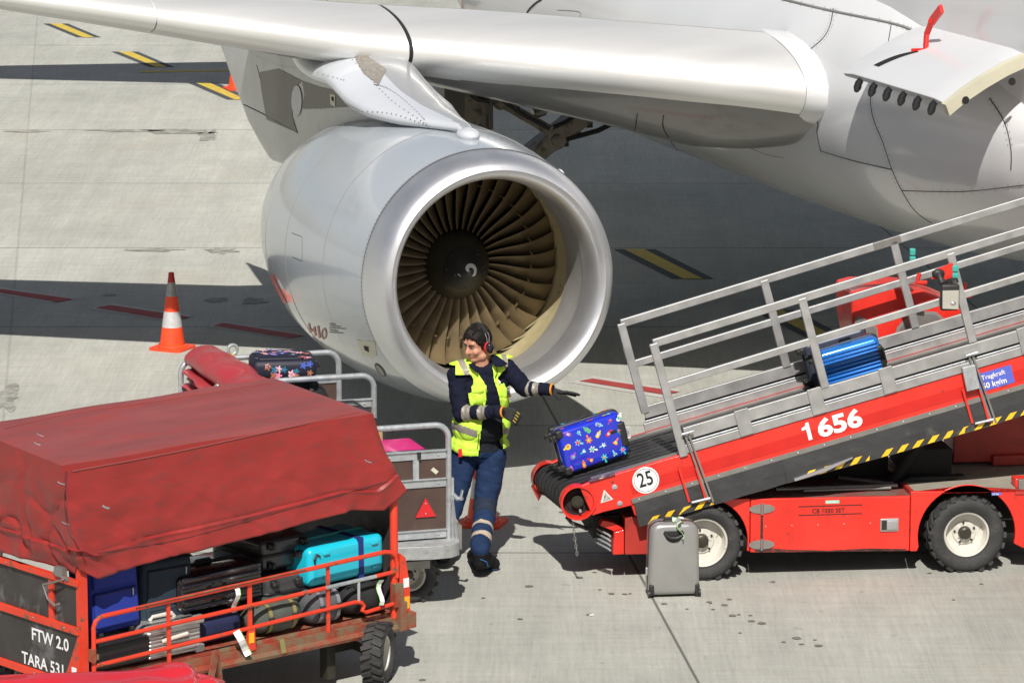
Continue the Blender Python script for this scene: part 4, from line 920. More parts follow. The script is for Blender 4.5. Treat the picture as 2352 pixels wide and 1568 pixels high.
cone('traffic_cone', 'orange traffic cone half hidden behind the legs of the man in the yellow vest', atz(1108, 1203), R(-15), cols=('conec', 'crefl', 'conec', 'crefl', 'conec'))
cone('traffic_cone', 'distant red traffic cone partly hidden behind the engine pylon', atz(545, 205), R(20), cols=('conec', 'conec', 'conec', 'crefl', 'cred'))
# ================================================================== LUGGAGE
def bagtag(parent, p, ex, L=.2, w=.035, green=True, curl=.03):
    ex = V(ex).normalized(); n_ = ex.cross(V((0, 0, 1))); n_ = n_.normalized() if n_.length > .1 else V((0, -1, 0)); sd = ex.cross(n_).normalized()
    b = MB(); rs = []
    for k in range(7):
        c = V(p)+ex*L*k/6+n_*curl*sin(k*.9)
        rs.append([c-sd*w/2, c+sd*w/2, c+sd*w/2+n_*.0015, c-sd*w/2+n_*.0015])
    b.loft(rs, 0, False); o = b.build('luggage_tag', M['tag'], parent)
    b = MB(); b.loft([[r_[0]-n_*.0008-sd*.0035, r_[0]-n_*.0008+sd*.0015, r_[3]+n_*.0008+sd*.0015, r_[3]+n_*.0008-sd*.0035] for r_ in rs], 0, False); b.build('tag_edge', M['tagg'], o)
    return o
def hardcase(label, m, L, W, D, o, ex, ey, ez, ribs=9, cat='suitcase', name='suitcase', group=None, wheels=True, handle=True, r=.045, zipm='black', ribaxis='y'):
    """x from wheel end to handle end, y across, z depth (front face at -z)"""
    t = thing(name, label, cat, mw=frame(o, ex, ey, ez), group=group)
    b = MB(); b.rbox(0, L, 0, W, 0, D, r, 0, 5); b.build('shell', m, t)
    if ribs:
        b = MB(); n_ = ribs
        for i in range(n_):
            y = W*.10+(W*.8)*i/(n_-1)
            b.tube([(L*.05, y, .006), (L*.07, y, -.004), (L*.93, y, -.004), (L*.95, y, .006)], W*.33/n_, 8)
            b.tube([(L*.05, y, D-.006), (L*.07, y, D+.004), (L*.93, y, D+.004), (L*.95, y, D-.006)], W*.33/n_, 8)
        b.build('rib_relief', m, t)
    b = MB(); pts = []
    for cx, cy, a0 in ((L-r, W-r, 0), (r, W-r, 90), (r, r, 180), (L-r, r, 270)):
        for k in range(6): pts.append(V((cx+(r+.001)*cos(R(a0+18*k)), cy+(r+.001)*sin(R(a0+18*k)), D/2)))
    b.tube(pts, .012, 8, closed=True); b.build('zip_band', M[zipm], t)
    if wheels:
        for y in (W*.16, W*.84):
            for z in (D*.2, D*.8):
                b = MB(); b.rbox(-.028, .012, y-.026, y+.026, z-.022, z+.022, .01); hs = b.build('wheel_housing', M['hose'], t)
                b = MB(); b.cyl((-.03, y-.013, z), (-.03, y+.013, z), .024, 16); b.cyl((-.03, y-.014, z), (-.03, y+.014, z), .012, 12, 1); b.build('wheel', [M['hose'], M['steel']], hs)
    if handle:
        b = MB(); b.tube([(L-.002, W*.30, D*.5), (L+.028, W*.34, D*.5), (L+.028, W*.66, D*.5), (L-.002, W*.70, D*.5)], .011, 8); b.build('carry_handle', M['hose'], t)
        b = MB(); b.tube([(L*.42, W-.002, D*.5), (L*.45, W+.022, D*.5), (L*.6, W+.022, D*.5), (L*.63, W-.002, D*.5)], .010, 8); b.build('side_handle', M['hose'], t)
    return t
def softcase(label, m, L, W, D, o, ex, ey, ez, name='suitcase', cat='suitcase', group=None, pockets=True):
    t = thing(name, label, cat, mw=frame(o, ex, ey, ez), group=group)
    b = MB(); b.rbox(0, L, 0, W, 0, D, .05, 0, 4); b.build('fabric_body', m, t)
    if pockets:
        for (x0, x1, q) in ((.08, .48, .022), (.52, .90, .018)):
            b = MB(); b.rbox(L*x0, L*x1, W*.08, W*.92, -q, .04, .018); p = b.build('front_pocket', m, t)
            b = MB(); b.tube([(L*x1-.012, W*.1, -q+.002), (L*x1-.012, W*.9, -q+.002)], .004, 6); b.build('zip', M['hose'], p)
            b = MB(); b.rbox(L*x1-.06, L*x1-.01, W*.80, W*.825, -q-.008, -q, .003); b.build('zip_puller', M['galv'], p)
    b = MB(); b.tube([(L-.002, W*.32, D*.5), (L+.03, W*.36, D*.5), (L+.03, W*.64, D*.5), (L-.002, W*.68, D*.5)], .011, 8); b.build('carry_handle', M['hose'], t)
    for y in (.08, W-.08):
        b = MB(); b.cyl((-.006, y-.015, .03), (-.006, y+.015, .03), .028, 14); b.build('wheel', M['hose'], t)
    return t
def W3(mw, x, y, z): return mw@V((x, y, z))
def D3(mw, x, y, z): return (mw.to_3x3()@V((x, y, z))).normalized()
# --- upright silver case beside the loader wheel
msil = mat('silver_polycarbonate', (.33, .33, .32), .3, .45, .05, 6, coat=.3)
o = atz(1490, 1374); nx = V((cos(R(7)), sin(R(7)), 0)); ny = V((-sin(R(7)), cos(R(7)), 0))
t = thing('suitcase', 'silver grey hard suitcase standing upright in front of the loader front wheel', 'suitcase', mw=frame(o+V((0, 0, .018)), nx, (0, 0, 1), -ny))
WW, HH, DD = .385, .545, .21   # x width, y up, z towards the camera
b = MB()
def capring(z, ins, n=6):
    out = []
    for cx, cy, a0, r in ((WW-.075, HH-.075, 0, .075), (.075, HH-.075, 90, .075), (.028, .028, 180, .028), (WW-.028, .028, 270, .028)):
        for k in range(n+1):
            a = R(a0+90*k/n); px_, py_ = cx+r*cos(a), cy+r*sin(a); px_ = WW/2+(px_-WW/2)*(1-ins/(WW/2)); py_ = HH/2+(py_-HH/2)*(1-ins/(HH/2)); tp = .012*py_/HH; out.append(V((px_+(tp if px_ < WW/2 else -tp), py_, z)))
    return out
b.loft([capring(z, i) for z, i in ((-.21, .035), (-.205, .018), (-.19, .006), (-.17, 0), (-.09, 0), (-.088, .004), (-.07, .004), (-.068, 0), (-.04, .0), (-.02, .006), (-.006, .02), (0, .036))], 0)
b.build('shell', msil, t, ang=50)
b = MB(); b.loft([capring(z, -.003) for z in (-.090, -.068)], 0); b.build('zip_band', M['hose'], t)
b = MB()
sc = [(.115, .492), (.25, .492), (.262, .47), (.25, .445), (.225, .41), (.185, .398), (.145, .41), (.118, .445), (.104, .47)]
b.add([(x, y, .002) for x, y in sc]+[(x+(.183-x)*.14, y+(.45-y)*.14, .005) for x, y in sc], [tuple(range(9, 18))]+[(i, (i+1) % 9, (i+1) % 9+9, i+9) for i in range(9)]); rc = b.build('handle_recess', M['hose'], t)
b = MB(); b.tube([(.122, .478, .006), (.13, .455, .02), (.16, .44, .026), (.205, .44, .026), (.238, .455, .02), (.246, .478, .006)], .010, 8); b.build('front_handle', M['hose'], rc)
b = MB(); b.tube([(.12, HH-.012, -.08), (.13, HH+.022, -.08), (.24, HH+.022, -.08), (.25, HH-.012, -.08)], .012, 8); b.build('top_handle', M['hose'], t)
for x0, x1 in ((.004, .042), (WW-.042, WW-.004)):
    b = MB(); b.rbox(x0, x1, .0, .085, -.03, .006, .012); g_ = b.build('corner_guard', M['hose'], t)
    b = MB(); xc = x0-.006 if x0 < .1 else x1-.006; b.cyl((xc, .012, -.02), (xc+.014, .012, -.02), .030, 20); b.cyl((xc-.001, .012, -.02), (xc+.015, .012, -.02), .012, 12, 1); b.build('wheel', [M['hose'], M['steel']], g_)
b = MB(); b.rbox(-.012, .004, .14, .2, -.09, -.068, .004); b.build('zip_puller', M['galv'], t)
o2 = bagtag(t, (.20, HH+.03, -.06), (.35, -.1, .9), .09, .04); o2 = bagtag(t, (.235, HH+.02, .012), (-.1, -1, .12), .13, .042)
# --- children's blue case on the belt
mkid = mat('bright_blue_shell', (.012, .03, .52), .18, 0, .05, 6, coat=.8)
tilt = R(6); ex = (CE*cos(tilt)).to_3d(); bx, by = D3(LMW, *CE), D3(LMW, 0, 1, 0)
yaw = Matrix.Rotation(R(9), 3, D3(LMW, *CN)); EX, EZ = yaw@bx, yaw@by; EY = D3(LMW, *CN)
kc = hardcase('bright blue suitcase printed with colourful animals at the foot of the conveyor belt', mkid, .52, .345, .22, W3(LMW, -1.05, .26, topz(-1.05)+.034), EX, EY, EZ, ribs=0, name='suitcase')
cols = [mat('print_%s' % n, c, .25, coat=.5) for n, c in (('yellow', (.85, .6, .03)), ('orange', (.85, .2, .03)), ('red', (.7, .02, .05)), ('pink', (.8, .15, .4)), ('sky_blue', (.2, .6, .85)), ('green', (.1, .5, .2)), ('white', (.8, .8, .8)), ('violet', (.3, .08, .5)), ('teal', (.03, .5, .5)))]
def shape(kind, c, r, rot, z, mi, b, up=V((0, 1, 0))):
    pts = []
    n_ = 30
    for i in range(n_):
        a = 2*pi*i/n_
        if kind == 'flower': q = r*(.72+.28*cos(6*a))
        elif kind == 'star': q = r*(.62+.38*cos(5*a))
        elif kind == 'heart': q = r*(.55+.45*abs(cos(a/2-pi/4))*1.0) if True else r
        elif kind == 'leaf': q = r*(.4+.6*abs(cos(a)))
        elif kind == 'bug': q = r*(.66+.2*cos(3*a)+.16*cos(8*a+1))
        else: q = r
        pts.append((c[0]+q*cos(a+rot), c[1]+q*sin(a+rot), z))
    b.add([(c[0], c[1], z)]+pts, [(0, i+1, (i+1) % n_+1) for i in range(n_)], mi)
rs = random.Random(3); spots = []
b = MB()
for gx in range(6):
    for gy in range(4):
        x = .05+.084*gx+(.03 if gy % 2 else 0)+rs.uniform(-.012, .012); y = .05+.082*gy+rs.uniform(-.012, .012)
        if x > .50: continue
        k = rs.choice(['flower', 'star', 'leaf', 'bug', 'flower', 'heart']); c1, c2, c3 = rs.sample(range(9), 3); r_ = rs.uniform(.018, .029); rot = rs.uniform(0, 6)
        shape(k, (x, y), r_, rot, -.002, c1, b); shape(rs.choice(['round', 'flower']), (x, y), r_*.5, rot, -.0035, c2, b); shape('round', (x+.004, y+.004), r_*.2, 0, -.005, c3, b)
        shape('leaf', (x+r_*cos(rot)*1.1, y+r_*sin(rot)*1.1), r_*.45, rot, -.0028, c1, b)
kshell = [c for c in kc.children if c.name.startswith('shell')][0]
for c_ in cols[1:]: pass
def mergemulti(o, mb, ms):
    import bmesh
    me = o.data; k = len(me.materials)
    for m_ in ms: me.materials.append(m_)
    t_ = bpy.data.meshes.new('t'); t_.from_pydata(mb.v, [], mb.f); t_.update(); bm = bmesh.new(); bm.from_mesh(me); n = len(bm.faces); bm.from_mesh(t_); bm.faces.ensure_lookup_table()
    for i in range(n, len(bm.faces)): bm.faces[i].material_index = k+mb.m[i-n]
    bm.to_mesh(me); bm.free(); bpy.data.meshes.remove(t_)
mergemulti(kshell, b, cols)
b = MB()
for i in range(7):
    z = .025+.028*i if i < 7 else 0
    for k in range(2):
        x = .06+.42*rs.random(); c1 = rs.randrange(9); n_ = 16; r_ = .015; zz = rs.choice([.03, .05, .17, .19]); b.add([(x, .3465, zz)]+[(x+r_*(1+.3*cos(5*2*pi*j/n_))*cos(2*pi*j/n_), .3465, zz+r_*(1+.3*cos(5*2*pi*j/n_))*sin(2*pi*j/n_)) for j in range(n_)], [(0, j+1, (j+1) % n_+1) for j in range(n_)], c1)
mergemulti(kshell, b, cols)
b = MB(); b.rbox(.47, .528, .07, .26, -.004, .12, .012); b.build('grip_recess', M['hose'], kc)
b = MB(); b.rbox(.405, .455, .20, .222, -.006, .004, .004); b.build('lock', M['blk'], kc)
for (x, y, z) in ((.0, .0, .0), (.0, .29, .0), (0, .29, .165)):
    b = MB(); b.rbox(-.006, .05, y-.004, y+.06, z-.006, z+.06, .015); b.build('corner_guard', M['hose'], kc)
bagtag(kc, (.53, .10, .12), (.4, .3, .2), .1, .05)
# --- ribbed blue case further up and the dark one behind it
mblu = mat('ribbed_metallic_blue', (.02, .19, .62), .25, .3, .05, 6, coat=.5)
bc = hardcase('blue hard suitcase with bright horizontal ribs riding up the conveyor behind the rails', mblu, .50, .37, .24, W3(LMW, .93, .30, topz(.93)+.015), D3(LMW, *CE), D3(LMW, *CN), D3(LMW, 0, 1, 0), ribs=11)
b = MB(); b.rbox(.455, .510, .07, .30, -.007, .10, .012); b.build('grip_recess', M['hose'], bc)
for y in (0, .31): b = MB(); b.rbox(-.006, .055, y-.003, y+.063, -.008, .06, .015); b.build('corner_guard', M['hose'], bc)
dc = hardcase('dark slate suitcase standing behind the ribbed blue one on the conveyor, white tag on top', mat('slate_shell', (.05, .06, .09), .35, .2), .50, .37, .14, W3(LMW, .92, .74, topz(.92)+.01), D3(LMW, *CE), D3(LMW, *CN), D3(LMW, 0, 1, 0), ribs=0)
b = MB(); b.obox((.36, .38, .06), (.17, .01, 0), (0, .004, .0), (0, .0, .06)); b.build('luggage_tag', M['tag'], dc)
# ================================================================== RED LUGGAGE CART
CA = 41.; CO_ = V((-.735, 28.162, 0)); CMW = frame(CO_, (cos(R(CA)), sin(R(CA)), 0), (-sin(R(CA)), cos(R(CA)), 0), (0, 0, 1))
crt = thing('luggage_cart', 'red luggage cart loaded with suitcases under a faded red tarpaulin', 'luggage cart', mw=CMW)
CL, CW = -2.69, 1.22
b = MB(); b.box(CL, -.02, .02, CW, .42, .445); b.build('cart_floor', mat('worn_red_floor', (.30, .05, .03), .6, 0, .2, 6, (.22, .17, .10), (.45, .6), 8), crt)
for t0 in (0, CW-.03):
    b = MB(); b.box(CL, -.02, t0-.03, t0+.03, .35, .418); b.tube([(CL+.05, t0-.02, .345), (-.1, t0-.02, .345)], .03, 8); b.build('floor_beam', M['rust'], crt)
for (x, y) in ((CL, .0), (-.095, .0), (CL, CW-.03), (-.095, CW-.03)):
    b = MB(); b.tube([(x, y, .36), (x, y, 1.27)], .028, 12) if x > -1 else b.box(x-.025, x+.028, y-.022, y+.03, .34, 1.5); b.build('corner_post', M['redc'], crt)
for i in range(4):
    x = CL+(-.40-CL)*i/3; b = MB(); b.tube([(x+.06, .06, 1.50), (x+.06, .1, 1.66), (x+.06, CW*.5, 1.74), (x+.06, CW-.1, 1.68)], .018, 8); b.build('roof_hoop', M['redc'], crt)
# swing gate of bent tube
def gtube(pts, nm='gate_rail', m='redc', r=.0145): b = MB(); b.tube(pts, r, 10); return b.build(nm, M[m], crt)
b = MB()
gt = [(-2.63, -.03, .42), (-2.625, -.03, .78), (-2.61, -.03, .815), (-2.585, -.03, .835), (-2.55, -.03, .842), (-.20, -.03, .896), (-.15, -.03, .885), (-.11, -.03, .855), (-.095, -.03, .80), (-.095, -.03, .70)]
gtube(gt, 'gate_frame', 'redc', .0155)
gtube([(-2.3, -.0455, .858), (-.9, -.0455, .889)], 'worn_rail_top', 'rust', .0055)
gtube([(-2.625, -.03, .682), (-.72, -.03, .728)]); gtube([(-.72, -.03, .7285), (-.28, -.03, .738)], 'repaired_rail', 'galv', .0135); gtube([(-.28, -.03, .738), (-.10, -.03, .745)])
gtube([(-2.625, -.03, .522), (-.46, -.03, .588), (-.41, -.03, .578), (-.385, -.03, .55), (-.40, -.03, .52), (-.37, -.03, .50), (-.13, -.03, .52)]); gtube([(-.43, -.03, .585), (-.43, -.03, .735)], 'repaired_upright', 'galv', .011)
for x, w_ in ((-2.02, .028), (-1.352, .034), (-.688, .028)):
    b = MB(); b.box(x-w_/2, x+w_/2, -.024, -.014, .415, .862+.0228*(x+1.3)); b.build('gate_upright', M['redc'], crt)
b = MB(); b.prism([(-1.395, .40), (-1.32, .41), (-1.325, .55), (-1.385, .55)], -.040, -.026); gp = b.build('hinge_plate', M['redc'], crt)
b = MB(); b.box(-1.378, -1.336, -.044, -.041, .46, .53); b.build('orange_reflector', M['orange'], gp)
b = MB(); b.box(-2.67, -2.60, -.05, -.01, .565, .60); b.box(-2.66, -2.63, -.06, -.02, .555, .64); b.build('gate_latch', M['rust'], crt)
b = MB(); b.box(-.13, -.06, -.06, -.01, .50, .66); b.box(-.10, -.04, -.075, -.02, .33, .53); b.build('gate_lock', M['rust'], crt)
# right corner gusset with reflectors
b = MB(); b.prism([(-.055, .40), (.035, .40), (.03, .62), (-.005, .82), (-.05, .86), (-.06, .7)], -.02, .012); gs = b.build('corner_gusset', M['redc'], crt, bevel=.004)
b = MB(); b.box(-.03, .018, -.024, -.0205, .615, .68); b.build('white_reflector', M['tag'], gs); b = MB(); b.box(-.022, .022, -.024, -.0205, .465, .55); b.build('orange_reflector', M['orange'], gs)
b = MB(); b.box(-.07, .055, -.06, .05, .33, .44); b.build('corner_bumper', M['rust'], crt, bevel=.006)
# left end wall
XL = CL-.012
for z0, z1 in ((1.055, 1.095), (.735, .785), (.36, .41)): b = MB(); b.box(XL-.03, XL+.012, .0, CW, z0, z1); b.build('end_rail', M['redc'], crt, bevel=.004)
for y in (.28,): b = MB(); b.box(XL-.022, XL+.008, y, y+.05, .785, 1.055); b.build('end_upright', M['redc'], crt)
b = MB(); b.box(XL-.008, XL+.004, .03, CW-.03, .785, 1.055); b.build('end_panel', M['brownb'], crt)
b = MB(); b.box(XL-.012, XL, .03, CW-.03, .41, .735); ep = b.build('end_panel', M['brownb'], crt)
b = MB(); text(b, 'FTW 2.0', (XL-.0135, .545, .605), (0, -1, 0), (0, 0, 1), .115, 0, .02, .001, sx=1.02); b.build('panel_lettering', M['wht'], ep); b = MB(); text(b, 'TARA 531', (XL-.0135, .66, .425), (0, -1, 0), (0, 0, 1), .112, 0, .02, .001, sx=1.02); b.build('panel_lettering', M['wht'], ep)
for (y, z) in ((.5, .76), (.9, .76), (.15, .76), (.5, .385), (.2, .385), (.8, 1.075), (.12, 1.075)): b = MB(); b.ell((XL-.031, y, z), (.005, .008, .008), 0, 8, 6); b.build('bolt', M['steel'], crt)
b = MB(); b.add([(XL-.035, -.01, .73), (XL-.035, .19, .34), (XL-.035, .05, .26), (XL-.035, -.01, .26), (XL-.01, -.01, .73), (XL-.01, .19, .34), (XL-.01, .05, .26), (XL-.01, -.01, .26)], [(0, 1, 2, 3), (7, 6, 5, 4), (0, 4, 5, 1), (1, 5, 6, 2), (2, 6, 7, 3), (3, 7, 4, 0)]); gs = b.build('corner_gusset', M['redc'], crt)
b = MB(); b.box(XL-.038, XL-.0355, .01, .06, .47, .52); b.build('white_reflector', M['tag'], gs); b = MB(); b.box(XL-.038, XL-.0355, .01, .065, .36, .41); b.build('orange_reflector', M['orange'], gs)
b = MB(); b.tube([(XL-.04, .16, 1.13), (XL-.05, .12, 1.09), (XL-.06, .2, 1.06), (XL-.06, .33, 1.02), (XL-.05, .30, .93), (XL-.05, .22, .90), (XL-.05, .17, .92)], .008, 8); b.box(XL-.05, XL-.01, .13, .22, 1.10, 1.16); b.tube([(XL-.03, .08, 1.09), (XL-.03, .25, 1.11)], .012, 8); b.build('tarp_clamp', M['steel'], crt)
b = MB(); b.box(XL-.01, XL, CW*.72, CW*.8, 1.1, 1.35); b.build('strap_plate', M['steel'], crt)
# right end wall, undercarriage
b = MB(); b.box(-.075, -.062, .03, CW-.03, .44, 1.3); b.build('end_panel', M['brownb'], crt)
b = MB(); b.box(-.8, -.15, .25, .33, .28, .35); b.box(-.55, -.35, .1, 1.1, .22, .30); b.box(-2.3, -.6, .55, .65, .27, .35); b.beam((-.45, .2, .3), (-.2, .1, .16), .06, .06); b.box(-.62, -.55, .08, .16, .05, .34); b.build('undercarriage', M['hub'], crt)
whp = CMI = CMW.inverted()
c = atz(876, 1567, 0)+V((-.02, .02, .205)); wax = CMW.to_3x3().inverted()@V((cos(R(-13)), sin(R(-13)), 0))
wheel(crt, CMI@c, wax, .205, .155, .12, mr='rimc', lugs=20); wheel(crt, (-.25, 1.15, .205), wax, .205, .155, .12, lugs=20); wheel(crt, (-2.4, .1, .205), (0, -1, 0), .205, .155, .12, lugs=20); wheel(crt, (-2.4, 1.1, .205), (0, 1, 0), .205, .155, .12, lugs=20)
# rusty hook beam in front of the cart (drawbar folded up)
b = MB()
q0, q1 = aty(496, 1498, 26.4), aty(478, 1590, 26.2); q2 = aty(507, 1590, 26.45)
b.beam(CMI@q0, CMI@q1, .05, .012, 0, (0, 1, 0)); b.beam(CMI@(q0+V((.01, 0, 0))), CMI@q2, .012, .05, 0, (0, 1, 0)); b.build('drawbar', M['rust'], crt)
# --- tarpaulin
def tarp(name, par, top, bot, zt, zb, m, folds=.020, seed=0, roof_sag=.03, K=44, N=380):
    """top/bot = (x0,x1,y0,y1) rectangles; zt(u,v) roof height; zb(edge params) hem height"""
    b = MB(); rings = []
    def rect(R4, a, rd=.05):
        x0, x1, y0, y1 = R4; P = 2*((x1-x0)+(y1-y0)); s = a*P; w_, h_ = x1-x0, y1-y0
        if s < w_: return (x0+s, y0)
        s -= w_
        if s < h_: return (x1, y0+s)
        s -= h_
        if s < w_: return (x1-s, y1)
        return (x0, y1-(s-w_))
    cx, cy = (top[0]+top[1])/2, (top[2]+top[3])/2
    for k in range(1, 13):
        q = k/12; r_ = []
        for i in range(N):
            x, y = rect(top, i/N); x, y = cx+(x-cx)*q, cy+(y-cy)*q
            z = zt(x, y)-roof_sag*(1-q**4)*.6+.006*noise.noise(V((x*3, y*6, seed)))*(1-q**6)-(.018 if q == 1 else 0)
            r_.append(V((x, y, z)))
        rings.append(r_)
    for k in range(1, K+1):
        q = k/K; r_ = []
        for i in range(N):
            a = i/N; x0_, y0_ = rect(top, a); x1_, y1_ = rect(bot, a); e = q
            x, y = x0_+(x1_-x0_)*e, y0_+(y1_-y0_)*e; zz0 = zt(x0_, y0_)-.02; zz1 = zb(x1_, y1_); z = zz0+(zz1-zz0)*q
            # outward direction
            d = V((0, 0, 0)); 
            if abs(y1_-bot[2]) < 1e-6: d.y -= 1
            if abs(y1_-bot[3]) < 1e-6: d.y += 1
            if abs(x1_-bot[0]) < 1e-6: d.x -= 1
            if abs(x1_-bot[1]) < 1e-6: d.x += 1
            f = noise.noise(V((x*2.1+z*.8, y*2.1, z*1.1+seed)))*folds*2.2*q+noise.noise(V((x*7+seed, y*7+z*2, z*2.5)))*folds*.7*q+abs(noise.noise(V((x*3-z*2.4, y*3+z*2, seed+5))))*folds*-1.6*q
            cr = math.exp(-min(abs(x0_-top[0])+abs(y0_-top[2]), 9)/.16); f += cr*q*(.03+.05*noise.noise(V((z*8, x*5, 2+seed)))); nl = math.exp(-abs(x0_-top[0])/.5)*(.4+.6*(y0_ < .8)); f += nl*q*(.035*noise.noise(V((x*5+z*3, y*5, z*6)))-.03*max(0, 1-8*abs(noise.noise(V((x*2+z*3.5, y*3.5, z*1.5+7))))))
            f += .010*math.exp(-((q-.80)/.012)**2)-.006*math.exp(-((q-.77)/.012)**2)
            dd = min(abs(x0_-top[0])+abs(y0_-top[2]), 3); f += .020*math.exp(-dd/.5)*(1-abs(sin(7*z+9*dd)))*q*2*(.5-abs(noise.noise(V((dd*3, z*3, 9))))) ; f += -.012*max(0, 1-abs(noise.noise(V((x*1.3+z*2.2+seed, y*1.3, 0)))*9))*q
            r_.append(V((x, y, z))+d*f)
        rings.append(r_)
    hem = [p+V((0, 0, .004)) for p in rings[-1]]
    b.loft(rings, 0, True, True, False); b.add(rings[0], [tuple(range(N))], 0, True)
    o = b.build(name, m, par, ang=48); s_ = o.modifiers.new('thick', 'SOLIDIFY'); s_.thickness = .004; s_.offset = -1
    return o
def zt_(x, y): return 1.885+.085*min(1, max(0, y/1.15))+.004*sin(x*6)
def zb_(x, y):
    if y < .02:
        P = [(-2.75, 1.19), (-2.60, 1.10), (-2.3, 1.135), (-1.4, 1.17), (-.5, 1.235), (-.2, 1.185), (-.03, 1.30)]
        for (a, c), (d, e) in zip(P, P[1:]):
            if x <= d: return c+(e-c)*max(0, (x-a)/(d-a))
        return 1.30
    return 1.14 if x < -1 else 1.28
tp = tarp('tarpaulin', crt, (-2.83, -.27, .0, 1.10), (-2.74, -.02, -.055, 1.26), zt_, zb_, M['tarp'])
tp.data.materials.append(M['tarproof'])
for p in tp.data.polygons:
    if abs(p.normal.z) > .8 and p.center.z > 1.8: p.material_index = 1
# stitched hem, piping and corner seam
def alongtarp(pts, r, nm, m):
    bpy.context.view_layer.update()
    T = bvh([tp]); mi = crt.matrix_world.inverted(); Q = []
    for p in smooth(pts, 10):
        h = hit(T, *p)
        if h: n_ = h[1] if h[1].dot(ray(*p)) < 0 else -h[1]; Q.append(mi@(h[0]+n_*r*.2))
    if len(Q) > 2: b = MB(); b.tube(Q, r, 6); o = b.build(nm, m, tp); o.parent = tp
mst_ = mat('dark_stitch', (.10, .02, .02), .7); mpip = mat('faded_piping', (.26, .055, .05), .6)
alongtarp([(165, 1082), (400, 1038), (640, 986), (855, 940)], .006, 'edge_piping', mpip); alongtarp([(10, 985), (150, 952), (400, 915), (735, 860)], .005, 'edge_piping', mpip)
alongtarp([(225, 1270), (420, 1236), (640, 1175), (890, 1105)], .0035, 'hem_stitch', mst_)
alongtarp([(152, 1082), (150, 1130), (152, 1180), (163, 1225), (196, 1290)], .006, 'corner_seam', mst_)
for (x, y) in ((243, 1164), (242, 1166), (140, 1110), (150, 1202), (92, 1000), (85, 1020), (845, 1060), (776, 890)):
    alongtarp([(x-7, y-4), (x, y), (x+8, y+2)], .004, 'tie_cord', M['galv'])
# --- its load
def CP(x, y, z): return W3(CMW, x, y, z)
cx_, cy_, cz_ = D3(CMW, 1, 0, 0), D3(CMW, 0, 1, 0), V((0, 0, 1))
mnyl = lambda n, c, r=.75: mat(n, c, r, 0, .12, 9, bump=.25, bs=120)
softcase('royal blue fabric suitcase with silver zip pulls at the left end of the red cart', mnyl('royal_blue_nylon', (.012, .035, .30)), .60, .40, .26, CP(-2.53, .13, .66), (cz_*.97-cx_*.1).normalized(), cx_, cy_)
softcase('dark teal blue fabric suitcase standing right of the royal blue one under the tarpaulin', mnyl('dark_teal_nylon', (.016, .035, .055)), .62, .42, .26, CP(-2.10, .17, .47), (cz_+cx_*.05).normalized(), cx_, cy_)
hardcase('black case lying on the cart floor at its left corner', mat('matt_black_shell', (.014, .014, .016), .4), .48, .20, .30, CP(-2.60, .02, .45), cx_, cz_, cy_, ribs=0, wheels=False)
malu = mat('aluminium_case_shell', (.60, .60, .58), .34, .7, .08, 8)
ac = hardcase('ribbed aluminium suitcase with white handle on the floor of the red cart', malu, .46, .235, .40, CP(-2.17, .03, .455), cx_, cz_, cy_, ribs=8, wheels=False, handle=False, r=.035, zipm='alur')
b = MB(); b.tube([(.13, .12, -.01), (.15, .135, -.035), (.31, .15, -.035), (.33, .14, -.01)], .014, 8); b.tube([(.12, .235, .12), (.14, .26, .12), (.30, .26, .12), (.32, .235, .12)], .014, 8); b.build('white_handle', mat('ivory_plastic', (.62, .6, .52), .4), ac)
for y_ in ((.19, .245), (-.006, .05)): b = MB(); b.rbox(.40, .475, y_[0], y_[1], -.012, .05, .012); b.build('corner_guard', M['alur'], ac)
mgl = mat('gloss_black_shell', (.010, .010, .012), .22, 0, .05, 5, coat=.8)
hardcase('large glossy black ribbed suitcase lying above the aluminium one', mgl, .70, .25, .46, CP(-1.83, .12, .70), (cx_+cz_*.03).normalized(), cz_, cy_, ribs=5)
bagtag(crt, (-1.47, -.02, .87), (0.02, 0, -1), .19, .036); bagtag(crt, (-1.50, -.06, .57), (.45, -.2, -1), .2, .045)
for o_ in [c for c in crt.children if c.name.startswith('luggage_tag')]: pass
hardcase('dark navy folded bag on the cart floor between the aluminium case and the olive bag', mnyl('navy_cloth', (.012, .018, .07)), .40, .21, .36, CP(-1.70, .10, .455), cx_, cz_, cy_, ribs=0, wheels=False, handle=False, r=.08, name='travel_bag', cat='bag')
mdg = mat('dark_grey_shell', (.045, .045, .048), .3, 0, .05, 5, coat=.4)
hardcase('grey suitcase shown wheel end first, on top behind the gate', mdg, .60, .40, .22, CP(-1.06, .22, .84), (cy_+cx_*.05).normalized(), (cx_+cz_*-.0).normalized(), cz_, ribs=0)
hardcase('second grey suitcase shown wheel end first, below the first', mdg, .60, .42, .24, CP(-1.08, .16, .58), (cy_+cx_*.05).normalized(), (cx_-cz_*.0).normalized(), cz_, ribs=0)
mtq = mat('turquoise_shell', (.012, .50, .66), .28, 0, .04, 5, coat=.5)
tq = hardcase('turquoise hard suitcase with dark blue strap at the right end of the red cart', mtq, .66, .27, .46, CP(-.79, .05, .72), (cx_+cz_*.02).normalized(), (cz_-cx_*.02).normalized(), cy_, ribs=0, handle=False, zipm='teal')
b = MB(); P = [(.45, -.005, -.003), (.45, -.005, .465), (.45, .275, .465), (.45, .275, -.003)]; b.loft([[V(p)+V((-.022, 0, 0)) for p in P], [V(p)+V((.022, 0, 0)) for p in P]], 0, False); b.build('luggage_strap', mat('navy_strap', (.012, .03, .18), .7), tq)
for (x, y) in ((.14, .05), (.14, .22), (.56, .05), (.56, .22)): b = MB(); b.rbox(x-.02, x+.035, y-.012, y+.012, -.014, .004, .006); b.build('foot', mtq, tq)
